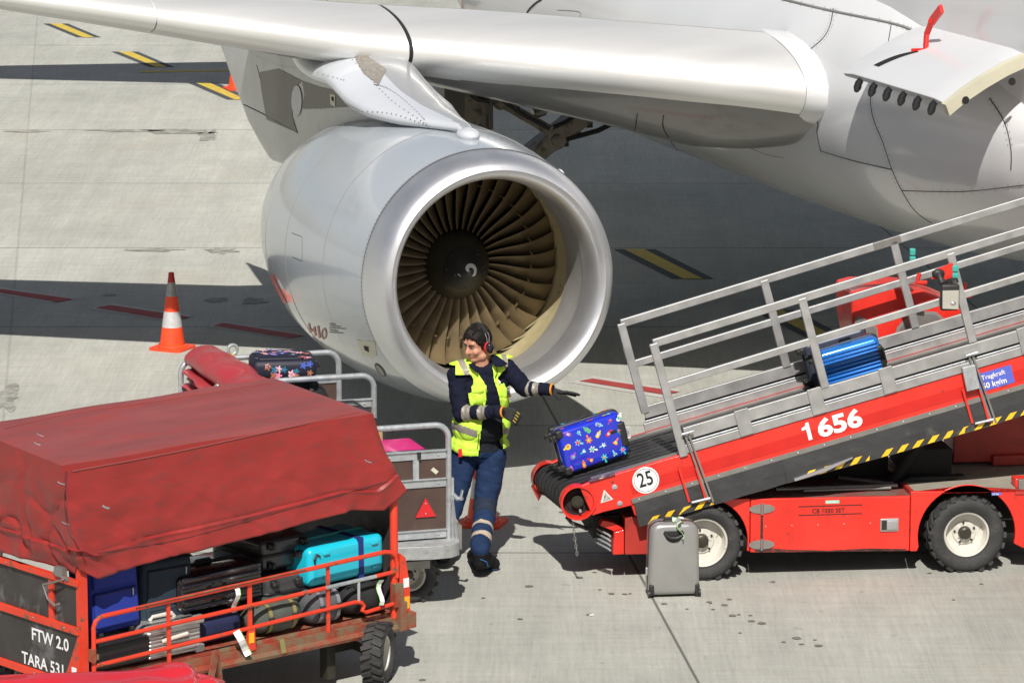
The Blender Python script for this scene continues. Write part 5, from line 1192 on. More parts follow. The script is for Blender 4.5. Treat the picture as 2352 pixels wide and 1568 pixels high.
b = MB(); b.tube([(.05, .16, -.004), (.03, .20, -.02), (.06, .23, -.01), (.09, .21, -.01)], .006, 8); b.build('cord_loop', M['hose'], tq)
def duffel(label, m, L, r1, r2, o, ex, ey, ez, name='duffel_bag', strapm=None, seed=0):
    t = thing(name, label, 'bag', mw=frame(o, ex, ey, ez)); b = MB(); rings = []; n_ = 28; k_ = 18
    for i in range(k_+1):
        q = i/k_; e = max(.02, (1-abs(2*q-1)**3.2))**.5
        rings.append([V((L*q, r1*e*math.copysign(abs(cos(a))**.75, cos(a))*(1+.05*noise.noise(V((q*4, a, seed)))), r2+r2*e*math.copysign(abs(sin(a))**.75, sin(a))*(1+.10*noise.noise(V((q*5, cos(a)*2, sin(a)*2+seed)))))) for a in [2*pi*j/n_ for j in range(n_)]])
    b.loft(rings, 0); b.build('fabric_body', m, t)
    sm = strapm or M['hose']
    for q in (.28, .72):
        b = MB(); rs_ = []
        for j in range(15):
            a = pi*.15+pi*1.0*j/14; e = (1-abs(2*q-1)**3.2)**.5; p = V((L*q, -abs(r1*e*math.copysign(abs(cos(a-pi/2))**.75, 1))*1.03, r2+(r2*e*math.copysign(abs(sin(pi/2-a))**.75, sin(pi/2-a)))*1.03)); rs_.append([p+V((-.014, 0, 0)), p+V((.014, 0, 0)), p+V((.014, -.004, .002)), p+V((-.014, -.004, .002))])
        b.loft(rs_, 0, False); s_ = b.build('webbing_strap', sm, t)
        b = MB(); b.rbox(L*q-.022, L*q+.022, -r1*1.1, -r1*.98, r2*.85, r2*1.2, .005); b.build('buckle', M['hose'], s_)
    b = MB(); b.tube([V((L*q, -r1*.55, r2*1.86)) for q in (.12, .3, .5, .7, .88)], .006, 6); b.build('zip', sm, t)
    return t
mol = mat('olive_strap', (.22, .19, .07), .8)
duffel('grey-green travel bag with olive straps pressed against the cart gate', mnyl('grey_green_canvas', (.075, .088, .075)), .46, .17, .115, CP(-1.29, .16, .455), (cx_+cz_*.02).normalized(), cy_, cz_, 'travel_bag', mol)
duffel('grey backpack lying right of the olive-strapped bag behind the gate', mnyl('mid_grey_canvas', (.085, .09, .10)), .33, .17, .125, CP(-.83, .15, .455), cx_, cy_, cz_, 'backpack', mat('pale_grey_strap', (.2, .2, .22), .8), 3)
duffel('black duffel bag in the right corner of the red cart under the turquoise case', mnyl('black_canvas', (.014, .014, .016)), .40, .17, .115, CP(-.50, .17, .455), cx_, cy_, cz_, 'duffel_bag', None, 5)
bagtag(crt, (-.24, -.05, .71), (-.15, 0, -1), .17, .036)
b = MB(); b.loft([[V((-1.12+.0*k, -.035-.008*k, .44-.03*k)), V((-1.08, -.035-.008*k, .44-.03*k)), V((-1.08, -.039-.008*k, .44-.03*k)), V((-1.12, -.039-.008*k, .44-.03*k))] for k in range(4)], 0, False); b.build('loose_strap', mol, crt)
duffel('black soft bag far back in the red cart', mnyl('black_canvas', (.014, .014, .016)), .9, .25, .25, CP(-2.0, .9, .455), cx_, cy_, cz_, 'duffel_bag', None, 8)
# ================================================================== GALVANISED CART
SO = atz(1036, 1235, .5); SO.z = 0; SMW = frame(SO, (cos(R(18)), sin(R(18)), 0), (-sin(R(18)), cos(R(18)), 0), (0, 0, 1)); SMI = SMW.inverted()
gc = thing('luggage_cart', 'galvanised luggage cart with brown end panels and red warning triangle, behind the red cart', 'luggage cart', mw=SMW)
SW, SL = -1.32, 2.95
def hoop(t, nm='end_hoop'):
    pts = [(-.018, t, .46), (-.018, t, 1.25)]+[(-.118+.10*cos(R(a)), t, 1.25+.10*sin(R(a))) for a in range(10, 91, 16)]+[(SW+.118, t, 1.35)]+[(SW+.118-.10*sin(R(a)), t, 1.25+.10*cos(R(a))) for a in range(10, 91, 16)]+[(SW+.018, t, .46)]
    b = MB(); b.tube(pts, .0225, 14); return b.build(nm, M['galv'], gc)
for t in (0, 1.95, SL):
    hoop(t)
    for z in (1.135, .925, .545): b = MB(); b.box(SW+.02, -.04, t-.015, t+.015, z-.032, z+.032); b.box(SW+.02, -.04, t-.03, t+.015, z+.026, z+.034); b.build('end_rail', M['galv'], gc, bevel=.003)
    for z0, z1 in ((.957, 1.103), (.577, .893)): b = MB(); b.box(SW+.03, -.04, t-.004, t+.006, z0, z1); b.build('end_panel', M['brown'], gc)
    for x in (-.27, -.66, -1.05): b = MB(); b.box(x-.022, x+.022, t-.016, t-.005, .957, 1.103); b.build('end_upright', M['galv'], gc)
    for x in (-.10, -.47, -.85):
        for z in (1.13, .92, .54): b = MB(); b.ell((x, t-.017, z), (.008, .006, .008), 0, 8, 6); b.build('bolt', M['alur'], gc)
b = MB(); b.box(-.26, -.235, -.03, -.015, 1.11, 1.165); b.build('lock_tab', M['hose'], gc)
b = MB(); tr = [(-.278, .672), (-.116, .672), (-.197, .818)]; b.prism([(x, z) for x, z in tr], -.016, -.006); tg = b.build('warning_triangle', M['redref'], gc, bevel=.006)
for z in (.70, .775): b = MB(); b.ell((-.197, -.018, z), (.006, .004, .006), 0, 8, 6); b.build('screw', M['alur'], tg)
b = MB(); b.add([(-.135, -.0055, 1.04), (-.155, -.0055, 1.02), (-.115, -.0055, .985), (-.095, -.0055, 1.005)], [(0, 1, 2, 3)]); b.build('sticker', M['cream'], gc, fix=False)
b = MB(); b.box(SW, 0, -.02, SL, .455, .485); b.build('cart_floor', M['galv'], gc)
for x in (SW, -.03): b = MB(); b.box(x, x+.03, -.02, SL, .38, .45); b.build('floor_beam', M['galv'], gc)
b = MB(); pl_ = [(-.66, -.02), (-.66, -.10), (-.45, -.17), (-.2, -.21), (-.06, -.20), (.02, -.14), (.05, -.04), (.05, .05), (-.66, .05)]; b.prism(pl_, .40, .50, 0, 'xy'); b.build('corner_bumper', mat('scratched_galvanised', (.42, .43, .43), .5, .35, .15, 10, (.25, .25, .25), (.55, .7), 25, bump=.2), gc, bevel=.006)
b = MB(); b.prism([(-1.0, -.02), (-.45, -.17), (-.45, .04), (-1.0, .04)], .36, .44, 0, 'xy'); b.build('bumper_arm', M['galv'], gc, bevel=.004)
b = MB(); b.beam((0.004, -.02, .80), (.032, -.06, .47), .014, .014); b.prism([(.0, .80), (.035, .47), (.0, .47)], -.01, -.005); b.build('corner_brace', M['galv'], gc)
b = MB(); b.tube([(.01, .0, .83), (.05, .0, .79), (.075, -.03, .80)], .018, 10); b.beam((.06, -.03, .79), (.078, -.03, .86), .01, .03, 0, (0, 1, 0)); b.box(-.002, .02, -.01, .03, .78, .95); b.build('latch_tube', M['galv'], gc)
b = MB(); b.box(.03, .07, -.04, .06, .42, .60); b.build('hook_plate', M['steel'], gc)
wc = SMI@(atz(958, 1381)+V((-.06, .02, .2))); wheel(gc, wc, (0, -1, 0), .2, .17, .11, lugs=16); wheel(gc, (-1.15, .25, .2), (0, -1, 0), .2, .17, .11, lugs=16); wheel(gc, (-.15, 2.7, .2), (0, 1, 0), .2, .17, .11, lugs=16); wheel(gc, (-1.15, 2.7, .2), (0, 1, 0), .2, .17, .11, lugs=16)
b = MB(); b.box(wc.x-.5, wc.x+.12, wc.y-.14, wc.y-.10, .27, .33); b.box(wc.x-.16, wc.x-.10, wc.y-.1, wc.y+.1, .1, .45); b.build('wheel_guard', M['steel'], gc)
# folded red canopy lying along its left side
b = MB()
def fold(off, x, z, r1, r2, seed):
    rs_ = []; n_ = 26
    for i in range(n_+1):
        q = i/n_; y = 1.25+1.68*q; e = 1+.12*noise.noise(V((q*5, seed, 0)))
        rs_.append([V((x+.06*sin(q*3+seed)*.3+r1*e*cos(a)*(1+.12*noise.noise(V((cos(a)*2, q*7, seed)))), y+.02*cos(a), z+.03*noise.noise(V((q*3, seed, 3)))+r2*e*sin(a)*(1+.15*noise.noise(V((q*6, sin(a)*2, seed)))))) for a in [2*pi*j/22 for j in range(22)]])
    b.loft(rs_, 0)
fold(0, -1.10, 1.37, .17, .10, 1); b.build('folded_canopy', M['tarp3'], gc)
for i in range(5):
    b = MB(); fold(0, -1.16+.03*(i % 2), 1.27-.055*i, .155, .026, 4+i); b.build('canopy_fold', M['tarp3'], gc)
b = MB(); b.beam((-1.1, 2.98, .5), (-1.05, 3.05, 1.30), .07, .04); b.build('drawbar', M['yel'], gc)
q = SMI@aty(535, 803, 33.35)
b = MB(); b.beam(q+V((0, 0, -.16)), q+V((.06, -.02, -.5)), .045, .02); b.build('drawbar_arm', mat('yellow_drawbar_paint', (.75, .58, .03), .4, 0, .1, 10, (.4, .3, .1), (.6, .7), 12), gc)
b = MB(); b.beam(q+V((-.005, 0, -.03)), q+V((.0, 0, -.17)), .05, .02); b.build('drawbar_neck', MATS['yellow_drawbar_paint'], gc)
b = MB(); b.tube([q+V((.038*cos(2*pi*k/20), .01, .038*sin(2*pi*k/20))) for k in range(20)], .014, 10, closed=True); b.build('tow_eye', M['galv'], gc)
# its load
gx, gy = D3(SMW, 1, 0, 0), D3(SMW, 0, 1, 0)
def GP(x, y, z): return W3(SMW, x, y, z)
mpk = mat('magenta_shell', (.70, .015, .20), .4, 0, .06, 5, coat=.2)
pk = hardcase('magenta suitcase lying flat inside the near end of the galvanised cart', mpk, .78, .62, .24, GP(-.88, .04, .89), (gx*.98+cz_*.0).normalized(), gy, cz_, ribs=0, name='suitcase')
b = MB(); b.obox((.44, .02, .243), (.085, .0, 0), (0, .045, 0), (0, 0, .002)); b.build('luggage_tag', M['tag'], pk)
hardcase('grey suitcase under the magenta one in the galvanised cart', mdg, .72, .6, .36, GP(-.86, .06, .50), gx, gy, cz_, ribs=0)
k1 = duffel('black holdall with striped webbing in the middle of the galvanised cart', mnyl('black_canvas', (.014, .014, .016)), .62, .22, .26, GP(-.72, 1.0, .70), (gx+gy*-.2).normalized(), (gy+gx*.2).normalized(), cz_, 'duffel_bag', mat('gold_webbing', (.25, .16, .06), .7), 11)
k2 = softcase('black soft suitcase with a blue edge lying behind the black holdall', mnyl('black_canvas2', (.02, .02, .024)), .60, .42, .26, GP(-.78, 1.45, .93), (gx).normalized(), gy, cz_, pockets=False)
b = MB(); b.rbox(.03, .40, .38, .435, .19, .27, .02); b.build('blue_edge', mat('blue_trim', (.03, .15, .6), .5), k2)
b = MB(); b.add([(.46, .15, .2625), (.54, .15, .2625), (.52, .24, .2625), (.45, .24, .2625)], [(0, 1, 2, 3)]); b.build('badge', M['steel'], k2, fix=False)
mfl = mat('floral_black_base', (.008, .01, .025), .6, 0, .2, 10)
fo = SMI@aty(580, 868, 31.75)
fc = softcase('black suitcase with pink and blue flower print on top of the galvanised cart', mfl, .50, .42, .15, GP(fo.x, fo.y, fo.z-.02), (gx*.985-gy*.17).normalized(), (gy*.985+gx*.17).normalized(), cz_, pockets=False)
b = MB(); b.rbox(.05, .40, .03, .38, .14, .165, .012); b.build('front_pocket', mfl, fc)
b = MB(); fcol = [mat('floral_%s' % n, c, .6) for n, c in (('pink', (.72, .22, .36)), ('rose', (.8, .45, .5)), ('teal', (.02, .16, .28)), ('rust', (.35, .12, .07)), ('blue', (.06, .12, .5)))]
rs = random.Random(5)
for i in range(26):
    x, y = rs.uniform(.05, .45), rs.uniform(.04, .37); z = .167 if .06 < x < .39 and .04 < y < .37 else .152
    c1 = rs.randrange(5); shape('flower' if c1 in (0, 1, 3) else 'star', (x, y), rs.uniform(.03, .05), rs.uniform(0, 6), z+.0004*i*.1, c1, b); shape('star', (x, y), .018, rs.uniform(0, 6), z+.0012, rs.randrange(2), b)
for i in range(14):
    x, z = rs.uniform(.05, .45), rs.uniform(.03, .12); n_ = 24; r_ = rs.uniform(.022, .036); c1 = rs.randrange(5); b.add([(x, -.0015, z)]+[(x+r_*(.7+.3*cos(5*2*pi*j/n_))*cos(2*pi*j/n_), -.0015, z+r_*(.7+.3*cos(5*2*pi*j/n_))*sin(2*pi*j/n_)) for j in range(n_)], [(0, j+1, (j+1) % n_+1) for j in range(n_)], c1)
mergemulti([c for c in fc.children if c.name.startswith('fabric_body')][0], b, fcol)
duffel('dark bag underneath the flower print suitcase', mnyl('black_canvas', (.014, .014, .016)), .8, .3, .42, GP(fo.x-.1, fo.y+.25, .48), gx, gy, cz_, 'duffel_bag', None, 14)
# ================================================================== NEAREST CART (only its glossy cover shows at the bottom edge)
NO = atz(200, 1590, 1.25); nc_ = thing('luggage_cart', 'nearest luggage cart with a crumpled glossy bright red cover, at the lower left edge', 'luggage cart', mw=frame(V((NO.x, NO.y, 0)), (cos(R(8)), sin(R(8)), 0), (-sin(R(8)), cos(R(8)), 0), (0, 0, 1)))
NI = nc_.matrix_world.inverted()
crest = [(-120, 1562), (0, 1556), (90, 1551), (200, 1547), (262, 1543), (330, 1536), (400, 1529), (440, 1524), (449, 1541), (465, 1547), (488, 1549), (505, 1560), (520, 1574)]
b = MB(); rings = []; Cc = [NI@aty(x, y, NO.y+.25+.05*sin(i*1.7)) for i, (x, y) in enumerate(crest)]
for k in range(-6, 15):
    r_ = []
    for i, p in enumerate(Cc):
        q = k/14; d = abs(q); y = p.y-.9*q if k >= 0 else p.y+.5*d
        z = p.z-.28*d**1.3-.0+.09*noise.noise(V((p.x*5, k*.35, 1)))*min(1, d*8)+.06*(.5-abs(noise.noise(V((p.x*9, k*.7, 4)))))*min(1, d*8)
        r_.append(V((p.x+.02*noise.noise(V((k*.7, i, 2))), y, z)))
    rings.append(r_)
b.loft(rings, 0, True, False, False); cv = b.build('crumpled_cover', M['tarp2'], nc_, ang=30); sb = cv.modifiers.new('s', 'SUBSURF'); sb.levels = sb.render_levels = 2; sd_ = cv.modifiers.new('t', 'SOLIDIFY'); sd_.thickness = .004
b = MB(); b.box(-1.2, 1.0, -.7, .45, .40, .46); b.build('cart_floor', M['redc'], nc_)
for x in (-1.15, .95):
    for y in (-.65, .4): b = MB(); b.box(x-.03, x+.03, y-.03, y+.03, .2, 1.0); b.build('corner_post', M['redc'], nc_)
for x in (-.9, .7):
    for y in (-.6, .35): wheel(nc_, (x, y, .2), (0, -1 if y < 0 else 1, 0), .2, .15, .12, lugs=18)
# bits of paper and a chock
b = MB(); p = atz(1355, 1413, .005); b.add([p, p+V((.03, .0, .003)), p+V((.026, .03, .006)), p+V((-.01, .025, .002))], [(0, 1, 2, 3)]); tag(b.build('paper_scrap', M['tag'], fix=False), 'tiny white paper scrap lying on the bare concrete in the foreground', 'litter')
# ================================================================== RAMP WORKER
import numpy as np
G0 = atz(1100, 1284); PY = G0.y
man = thing('person', 'man in yellow vest and blue trousers, one gloved arm stretched towards the belt', 'person', G0)
def P5(x, y, w=0.): return aty(x, y, PY-w)-G0
def gnd(x, y, z=0.): return atz(x, y, z)-G0
PR = []      # primitives (kind, a, b, ra, rb, tag)
def cap(a, b, ra, rb, tg): PR.append(('c', V(a), V(b), ra, rb, tg))
def ell_(c, rad, tg, rot=None): PR.append(('e', V(c), V(rad), rot, 0, tg))
# torso
ell_(P5(1108, 900, .0), (.205, .135, .20), 'jacket'); ell_(P5(1104, 975, .02), (.198, .155, .17), 'shirt'); ell_(P5(1098, 1030, .0), (.182, .140, .12), 'trouser')
shR, shL = P5(1053, 862, .03), P5(1160, 846, -.01)
cap(shR, shL, .088, .085, 'jacket'); cap(P5(1107, 850, 0), P5(1104, 815, .03), .070, .062, 'neck')
# arms
elR, wrR = P5(1058, 948, .12), P5(1150, 946, .30); elL, wrL = P5(1207, 892, .02), P5(1262, 894, .10)
cap(shR, elR, .082, .066, 'armR'); cap(elR, wrR, .062, .044, 'foreR'); cap(shL, elL, .080, .064, 'armL'); cap(elL, wrL, .062, .046, 'foreL')
# legs
hpR, hpL = P5(1066, 1048, 0), P5(1130, 1048, 0); knR, knL = P5(1042, 1150, .06), P5(1115, 1160, .07); anR, anL = gnd(1018, 1264, .15), gnd(1103, 1279, .165)
cap(hpR, knR, .110, .088, 'legR'); cap(knR, anR+V((0, 0, .07)), .084, .072, 'shinR'); cap(hpL, knL, .112, .090, 'legL'); cap(knL, anL+V((0, 0, .07)), .088, .074, 'shinL')
# boots
for an, heel, toe, s in ((anL, gnd(1088, 1278, .045), gnd(1133, 1296, .046), 'L'), (anR, gnd(1026, 1266, .045), gnd(1004, 1278, .042), 'R')):
    cap(an+V((0, 0, .02)), heel+V((0, 0, .012)), .062, .052, 'boot'); cap(heel+V((0, 0, .008)), toe+V((0, 0, .006)), .054, .052, 'boot'); cap(an+V((0, 0, -.04)), toe.lerp(heel, .12)+V((0, 0, .02)), .058, .048, 'boot'); cap(an, heel.lerp(toe, .62)+V((0, 0, .035)), .060, .048, 'boot')
# head frame
HC = P5(1096, 786, .045); f_ = V((-.70, -.67, -.25)).normalized(); l_ = V((.06, 0, 1)).cross(f_).normalized(); h_ = f_.cross(l_).normalized()
def hp(l, f, h): return HC+l_*l+f_*f+h_*h
HR = Matrix((l_, f_, h_)).transposed()
ell_(hp(0, -.005, .018), (.084, .100, .108), 'skin', HR); ell_(hp(0, .022, -.048), (.073, .076, .084), 'skin', HR); ell_(hp(0, .058, -.112), (.038, .034, .028), 'skin', HR)
cap(hp(0, .092, .004), hp(0, .116, -.040), .010, .016, 'skin'); cap(hp(-.012, .104, -.046), hp(.012, .104, -.046), .010, .010, 'skin')
cap(hp(-.036, .078, .022), hp(.036, .078, .022), .018, .018, 'skin'); ell_(hp(.038, .062, -.045), (.030, .030, .032), 'skin', HR); ell_(hp(-.038, .062, -.045), (.030, .030, .032), 'skin', HR)
cap(hp(-.016, .088, -.084), hp(0, .093, -.080), .007, .009, 'lip'); cap(hp(.016, .088, -.084), hp(0, .093, -.080), .007, .009, 'lip'); cap(hp(-.048, .02, -.095), hp(0, .052, -.118), .040, .032, 'skin'); cap(hp(.048, .02, -.095), hp(0, .052, -.118), .040, .032, 'skin')
ell_(hp(.080, -.008, -.02), (.012, .02, .03), 'skin', HR); ell_(hp(-.080, -.008, -.02), (.012, .02, .03), 'skin', HR); cap(hp(0, -.03, -.06), P5(1106, 835, 0), .066, .066, 'neck')
# hands
def chain(pts, r0, r1, tg):
    for i in range(len(pts)-1):
        q0, q1 = i/(len(pts)-1), (i+1)/(len(pts)-1); cap(pts[i], pts[i+1], r0+(r1-r0)*q0, r0+(r1-r0)*q1, tg)
for k in range(4):
    w = .135-.020*k; cap(P5(1268, 895, .10+.006*(1.5-k)), P5(1290, 900+.5*k, w), .019, .016, 'glove')
    tips = [(1318, 903, .15), (1328, 905, .122), (1331, 907, .098), (1322, 909, .07)][k]; mids = [(1305, 900, .145), (1311, 901, .121), (1312, 903, .099), (1307, 905, .075)][k]
    chain([P5(1290, 900+.5*k, w), P5(*mids), P5(*tips)], .0125, .0095, 'glove')
chain([P5(1270, 899, .12), P5(1277, 909, .14), P5(1286, 916, .15)], .016, .0105, 'glove')
for k in range(4):
    a = P5(1156+1.5*k, 940+5.0*k, .31); kn_ = P5(1181-3*k, 945+6.0*k, .335); cap(a, kn_, .018, .016, 'glove')
    chain([kn_, P5(1191-3*k, 948+6.5*k, .330), P5(1197-4*k, 957+6.5*k, .315)], .0125, .0095, 'glove')
chain([P5(1160, 940, .31), P5(1173, 938, .33), P5(1184, 941, .335)], .016, .0105, 'glove')
def primmesh(prims, inf=0.):
    b = MB()
    for p in prims:
        if p[0] == 'c':
            _, a, c, ra, rb, tg = p; d = c-a; L = max(d.length, 1e-4); d = d/L; ra += inf; rb += inf; n_ = 5; pr = []
            for k in range(n_+1): an = pi/2*k/n_; pr.append((-ra*cos(an), max(.0004, ra*sin(an))))
            for k in range(n_+1): an = pi/2*k/n_; pr.append((L+rb*sin(an), max(.0004, rb*cos(an))))
            u = d.orthogonal().normalized(); v_ = d.cross(u)
            rings = [[a+d*h+(u*cos(2*pi*j/20)+v_*sin(2*pi*j/20))*r for j in range(20)] for h, r in pr]; b.loft(rings, 0, True, True, True)
        else:
            _, c, rad, rot, _, tg = p; b.ell(c, (rad[0]+inf, rad[1]+inf, rad[2]+inf), 0, 28, 18, rot)
    return b
def remesh(b, vox, it=3, fac=.5):
    o = b.build('tmp', M['wht'], None); r_ = o.modifiers.new('r', 'REMESH'); r_.mode = 'VOXEL'; r_.voxel_size = vox; r_.adaptivity = 0
    s_ = o.modifiers.new('s', 'SMOOTH'); s_.factor = fac; s_.iterations = it
    bpy.context.view_layer.update(); me = bpy.data.meshes.new_from_object(o.evaluated_get(bpy.context.evaluated_depsgraph_get())); bpy.data.objects.remove(o); return me
def nearest(P, prims):
    best = np.full(len(P), 9.); idx = np.zeros(len(P), int); tt = np.zeros(len(P))
    for i, p in enumerate(prims):
        if p[0] == 'c':
            a, c = np.array(p[1]), np.array(p[2]); d = c-a; t = np.clip(((P-a)@d)/max(1e-9, d@d), 0, 1); dist = np.linalg.norm(P-a-t[:, None]*d, axis=1)-(p[3]+(p[4]-p[3])*t)
            traw = ((P-a)@d)/max(1e-9, d@d)
        else:
            c, rad = np.array(p[1]), np.array(p[2]); q = P-c
            if p[3] is not None: q = q@np.array(p[3])
            k = np.linalg.norm(q/rad, axis=1); dist = (k-1)*np.min(rad); traw = np.zeros(len(P))
        m_ = dist < best; best[m_] = dist[m_]; idx[m_] = i; tt[m_] = traw[m_]
    return idx, tt
me = remesh(primmesh(PR), .0062, 3)
nv = len(me.vertices); co = np.empty(nv*3); me.vertices.foreach_get('co', co); co = co.reshape(-1, 3); no = np.empty(nv*3); me.vertices.foreach_get('normal', no) if hasattr(me.vertices[0], 'normal') else None
no = no.reshape(-1, 3); vi, vt = nearest(co, PR)
CLO = {'jacket': .5, 'shirt': .5, 'trouser': .8, 'armR': 1, 'armL': 1, 'foreR': 1., 'foreL': 1., 'legR': .65, 'legL': .65, 'shinR': .8, 'shinL': .8}
amp = np.array([CLO.get(p[5], 0) for p in PR])[vi]
dsp = np.zeros(nv)
for i in np.nonzero(amp)[0]:
    x, y, z = co[i]; p = PR[vi[i]]
    ax_ = (p[2]-p[1]).normalized() if p[0] == 'c' else V((0, 0, 1)); q = V((x, y, z)); al = q.dot(ax_)
    dsp[i] = amp[i]*(.011*noise.noise(V((x*7, y*7, z*7+al*14)))+.006*noise.noise(V((x*16+3, y*16, al*34)))+.0035*(1-abs(noise.noise(V((x*11, y*11+5, z*11+al*20))))*3))
co += no*dsp[:, None]; me.vertices.foreach_set('co', co.ravel()); me.update()
np_ = len(me.polygons); fc_ = np.empty(np_*3); me.polygons.foreach_get('center', fc_); fc_ = fc_.reshape(-1, 3); fi, ft = nearest(fc_, PR); tags = [PR[i][5] for i in fi]
cl = lambda n, c, r=.85, **k: mat(n, c, r, 0, .18, 14, bump=.3, bs=220, spec=.2, **k)
msk = mat('skin', (.56, .27, .18), .5, 0, .12, 26); mjk = cl('navy_jacket', (.007, .009, .024)); mshirt = cl('charcoal_shirt', (.012, .014, .020)); mtr = cl('blue_trousers', (.014, .032, .085)); mref = mat('silver_reflective_tape', (.30, .275, .235), .5, .2, .12, 14)
mtan = mat('ankle_tape', (.42, .34, .26), .6); mglv = cl('grey_glove', (.035, .036, .035)); mcuff = mat('orange_cuff', (.85, .30, .02), .6); mboot = mat('black_boot', (.010, .010, .011), .8, 0, .2, 20, bump=.2, spec=.15); msole = mat('blue_sole', (.03, .10, .28), .6); mlip = mat('lip', (.44, .19, .14), .5); mpad = cl('dark_knee_patch', (.022, .032, .055)); mpipe = mat('red_piping', (.45, .015, .02), .6); mglt = mat('yellow_finger_print', (.45, .33, .04), .6)
MS = [msk, mjk, mshirt, mtr, mref, mtan, mglv, mcuff, mboot, msole, mlip, mpad, mpipe, mglt]; MI = {m.name: i for i, m in enumerate(MS)}
mi_ = np.zeros(np_, int)
for i in range(np_):
    tg, t = tags[i], ft[i]; x, y, z = fc_[i]; m_ = 'skin'
    if tg in ('jacket', 'armR', 'armL'): m_ = 'navy_jacket'
    elif tg == 'shirt': m_ = 'charcoal_shirt' if z > .84 else 'blue_trousers'
    elif tg == 'trouser': m_ = 'blue_trousers' if z < .865 else 'charcoal_shirt'
    elif tg == 'foreR': m_ = 'silver_reflective_tape' if (.12 < t < .32 or .50 < t < .68) else 'navy_jacket'
    elif tg == 'foreL': m_ = 'silver_reflective_tape' if (.08 < t < .24 or .38 < t < .62) else 'navy_jacket'
    elif tg in ('legR', 'legL', 'shinR', 'shinL'):
        m_ = 'blue_trousers'
        if tg[:4] == 'shin':
            if .52 < t < .60 or .76 < t < .85: m_ = 'ankle_tape'
            if tg == 'shinL' and t < .30 and y < knL.y-.035: m_ = 'dark_knee_patch'
        if tg == 'legL' and t > .84 and y < knL.y-.05: m_ = 'dark_knee_patch'
        if tg == 'legL' and .25 < t < .8 and x > hpL.x+(knL.x-hpL.x)*t+.088 and abs(y-(hpL.y+(knL.y-hpL.y)*t)) < .028: m_ = 'red_piping'
        if tg == 'legR' and .3 < t < .8 and x < hpR.x+(knR.x-hpR.x)*t-.088 and abs(y-(hpR.y+(knR.y-hpR.y)*t)) < .028: m_ = 'red_piping'
    elif tg == 'glove': m_ = 'grey_glove'
    elif tg == 'boot': m_ = 'blue_sole' if z < .022 else 'black_boot'
    elif tg == 'lip': m_ = 'lip'
    elif tg == 'neck': m_ = 'skin' if z > (P5(1106, 843).z+.0+(x-P5(1106, 843).x)*-.1) else 'charcoal_shirt'
    mi_[i] = MI[m_]
for m_ in MS: me.materials.append(m_)
while len(me.materials) > len(MS): me.materials.pop(index=0)
me.polygons.foreach_set('material_index', mi_); me.polygons.foreach_set('use_smooth', [True]*np_)
body = bpy.data.objects.new('body', me); COL.objects.link(body); body.parent = man
# glove accents
b = MB()
for k in range(4): a = P5(1187-3*k, 946+6.2*k, .342); b.tube([a, P5(1193-3*k, 951+6.4*k, .334)], .0055, 6)
b.build('glove_accent', mglt, man)
b = MB(); d = (wrR-elR).normalized(); b.lathe([(-.004, .040), (.0, .045), (.006, .045), (.010, .038)], wrR+d*.020, d, 24); b.build('cuff_band', mcuff, man)
b = MB(); d = (wrL-elL).normalized(); b.lathe([(-.004, .040), (.0, .047), (.006, .046), (.010, .038)], wrL+d*.020, d, 24); b.build('cuff_band', mcuff, man)
# hair
def hairmesh():
    b = MB(); n_, k_ = 56, 34; c = hp(0, -.010, .022); R3 = (.088, .108, .113); pts = {}; 
    for i in range(k_+1):
        for j in range(n_):
            th = pi*.86*i/k_; ph = 2*pi*j/n_; x, y, z = sin(th)*cos(ph), sin(th)*sin(ph), cos(th)
            q = 1+.05*noise.noise(V((x*5, y*5, z*5)))+.06*noise.noise(V((x*14, y*14, z*7)))+.03*noise.noise(V((x*34, y*34, z*12))); pts[i, j] = c+HR@V((x*R3[0]*q, y*R3[1]*q, z*R3[2]*q))
    vs = [pts[i, j] for i in range(k_+1) for j in range(n_)]; fs = []
    for i in range(k_):
        for j in range(n_):
            th = pi*.86*(i+.5)/k_; ph = 2*pi*(j+.5)/n_; x, y, z = sin(th)*cos(ph)*R3[0], sin(th)*sin(ph)*R3[1]-.010, cos(th)*R3[2]+.022
            line = .070+.010*sin(x*120)+.012*sin(x*57+1) - (.0 if abs(x) < .05 else (abs(x)-.05)*2.6)
            if y > .03 and z < line: continue
            if y <= .03 and z < -.035-(.03-y)*.45: continue
            fs.append((i*n_+j, i*n_+(j+1) % n_, (i+1)*n_+(j+1) % n_, (i+1)*n_+j))
    b.add(vs, fs, 0, True); o = b.build('hair', mat('dark_hair', (.012, .009, .007), .65, 0, .5, 60, bump=.12, bs=60, spec=.25), man); s_ = o.modifiers.new('t', 'SOLIDIFY'); s_.thickness = .014; s_.offset = -.6; return o
hairmesh()
rs = random.Random(9); b = MB()
for i in range(230):
    th = rs.uniform(.05, 1.75); ph = rs.uniform(0, 2*pi); pts_ = []
    for k in range(4):
        t2 = th+.13*k; x, y, z = sin(t2)*cos(ph), sin(t2)*sin(ph), cos(t2); lf = 1.02+.05*k/3*rs.random()
        pts_.append((x*.088*lf, y*.108*lf-.010, z*.113*lf+.022))
    x, y, z = pts_[-1]
    if (y > .03 and z < .062-(0 if abs(x) < .05 else (abs(x)-.05)*2.4)) or (y <= .03 and z < -.04-(.03-y)*.4): continue
    b.tube([hp(*p) for p in pts_], [.005, .0075, .006, .001], 5)
merge([c for c in man.children if c.name.startswith('hair')][0], b, MATS['dark_hair'])
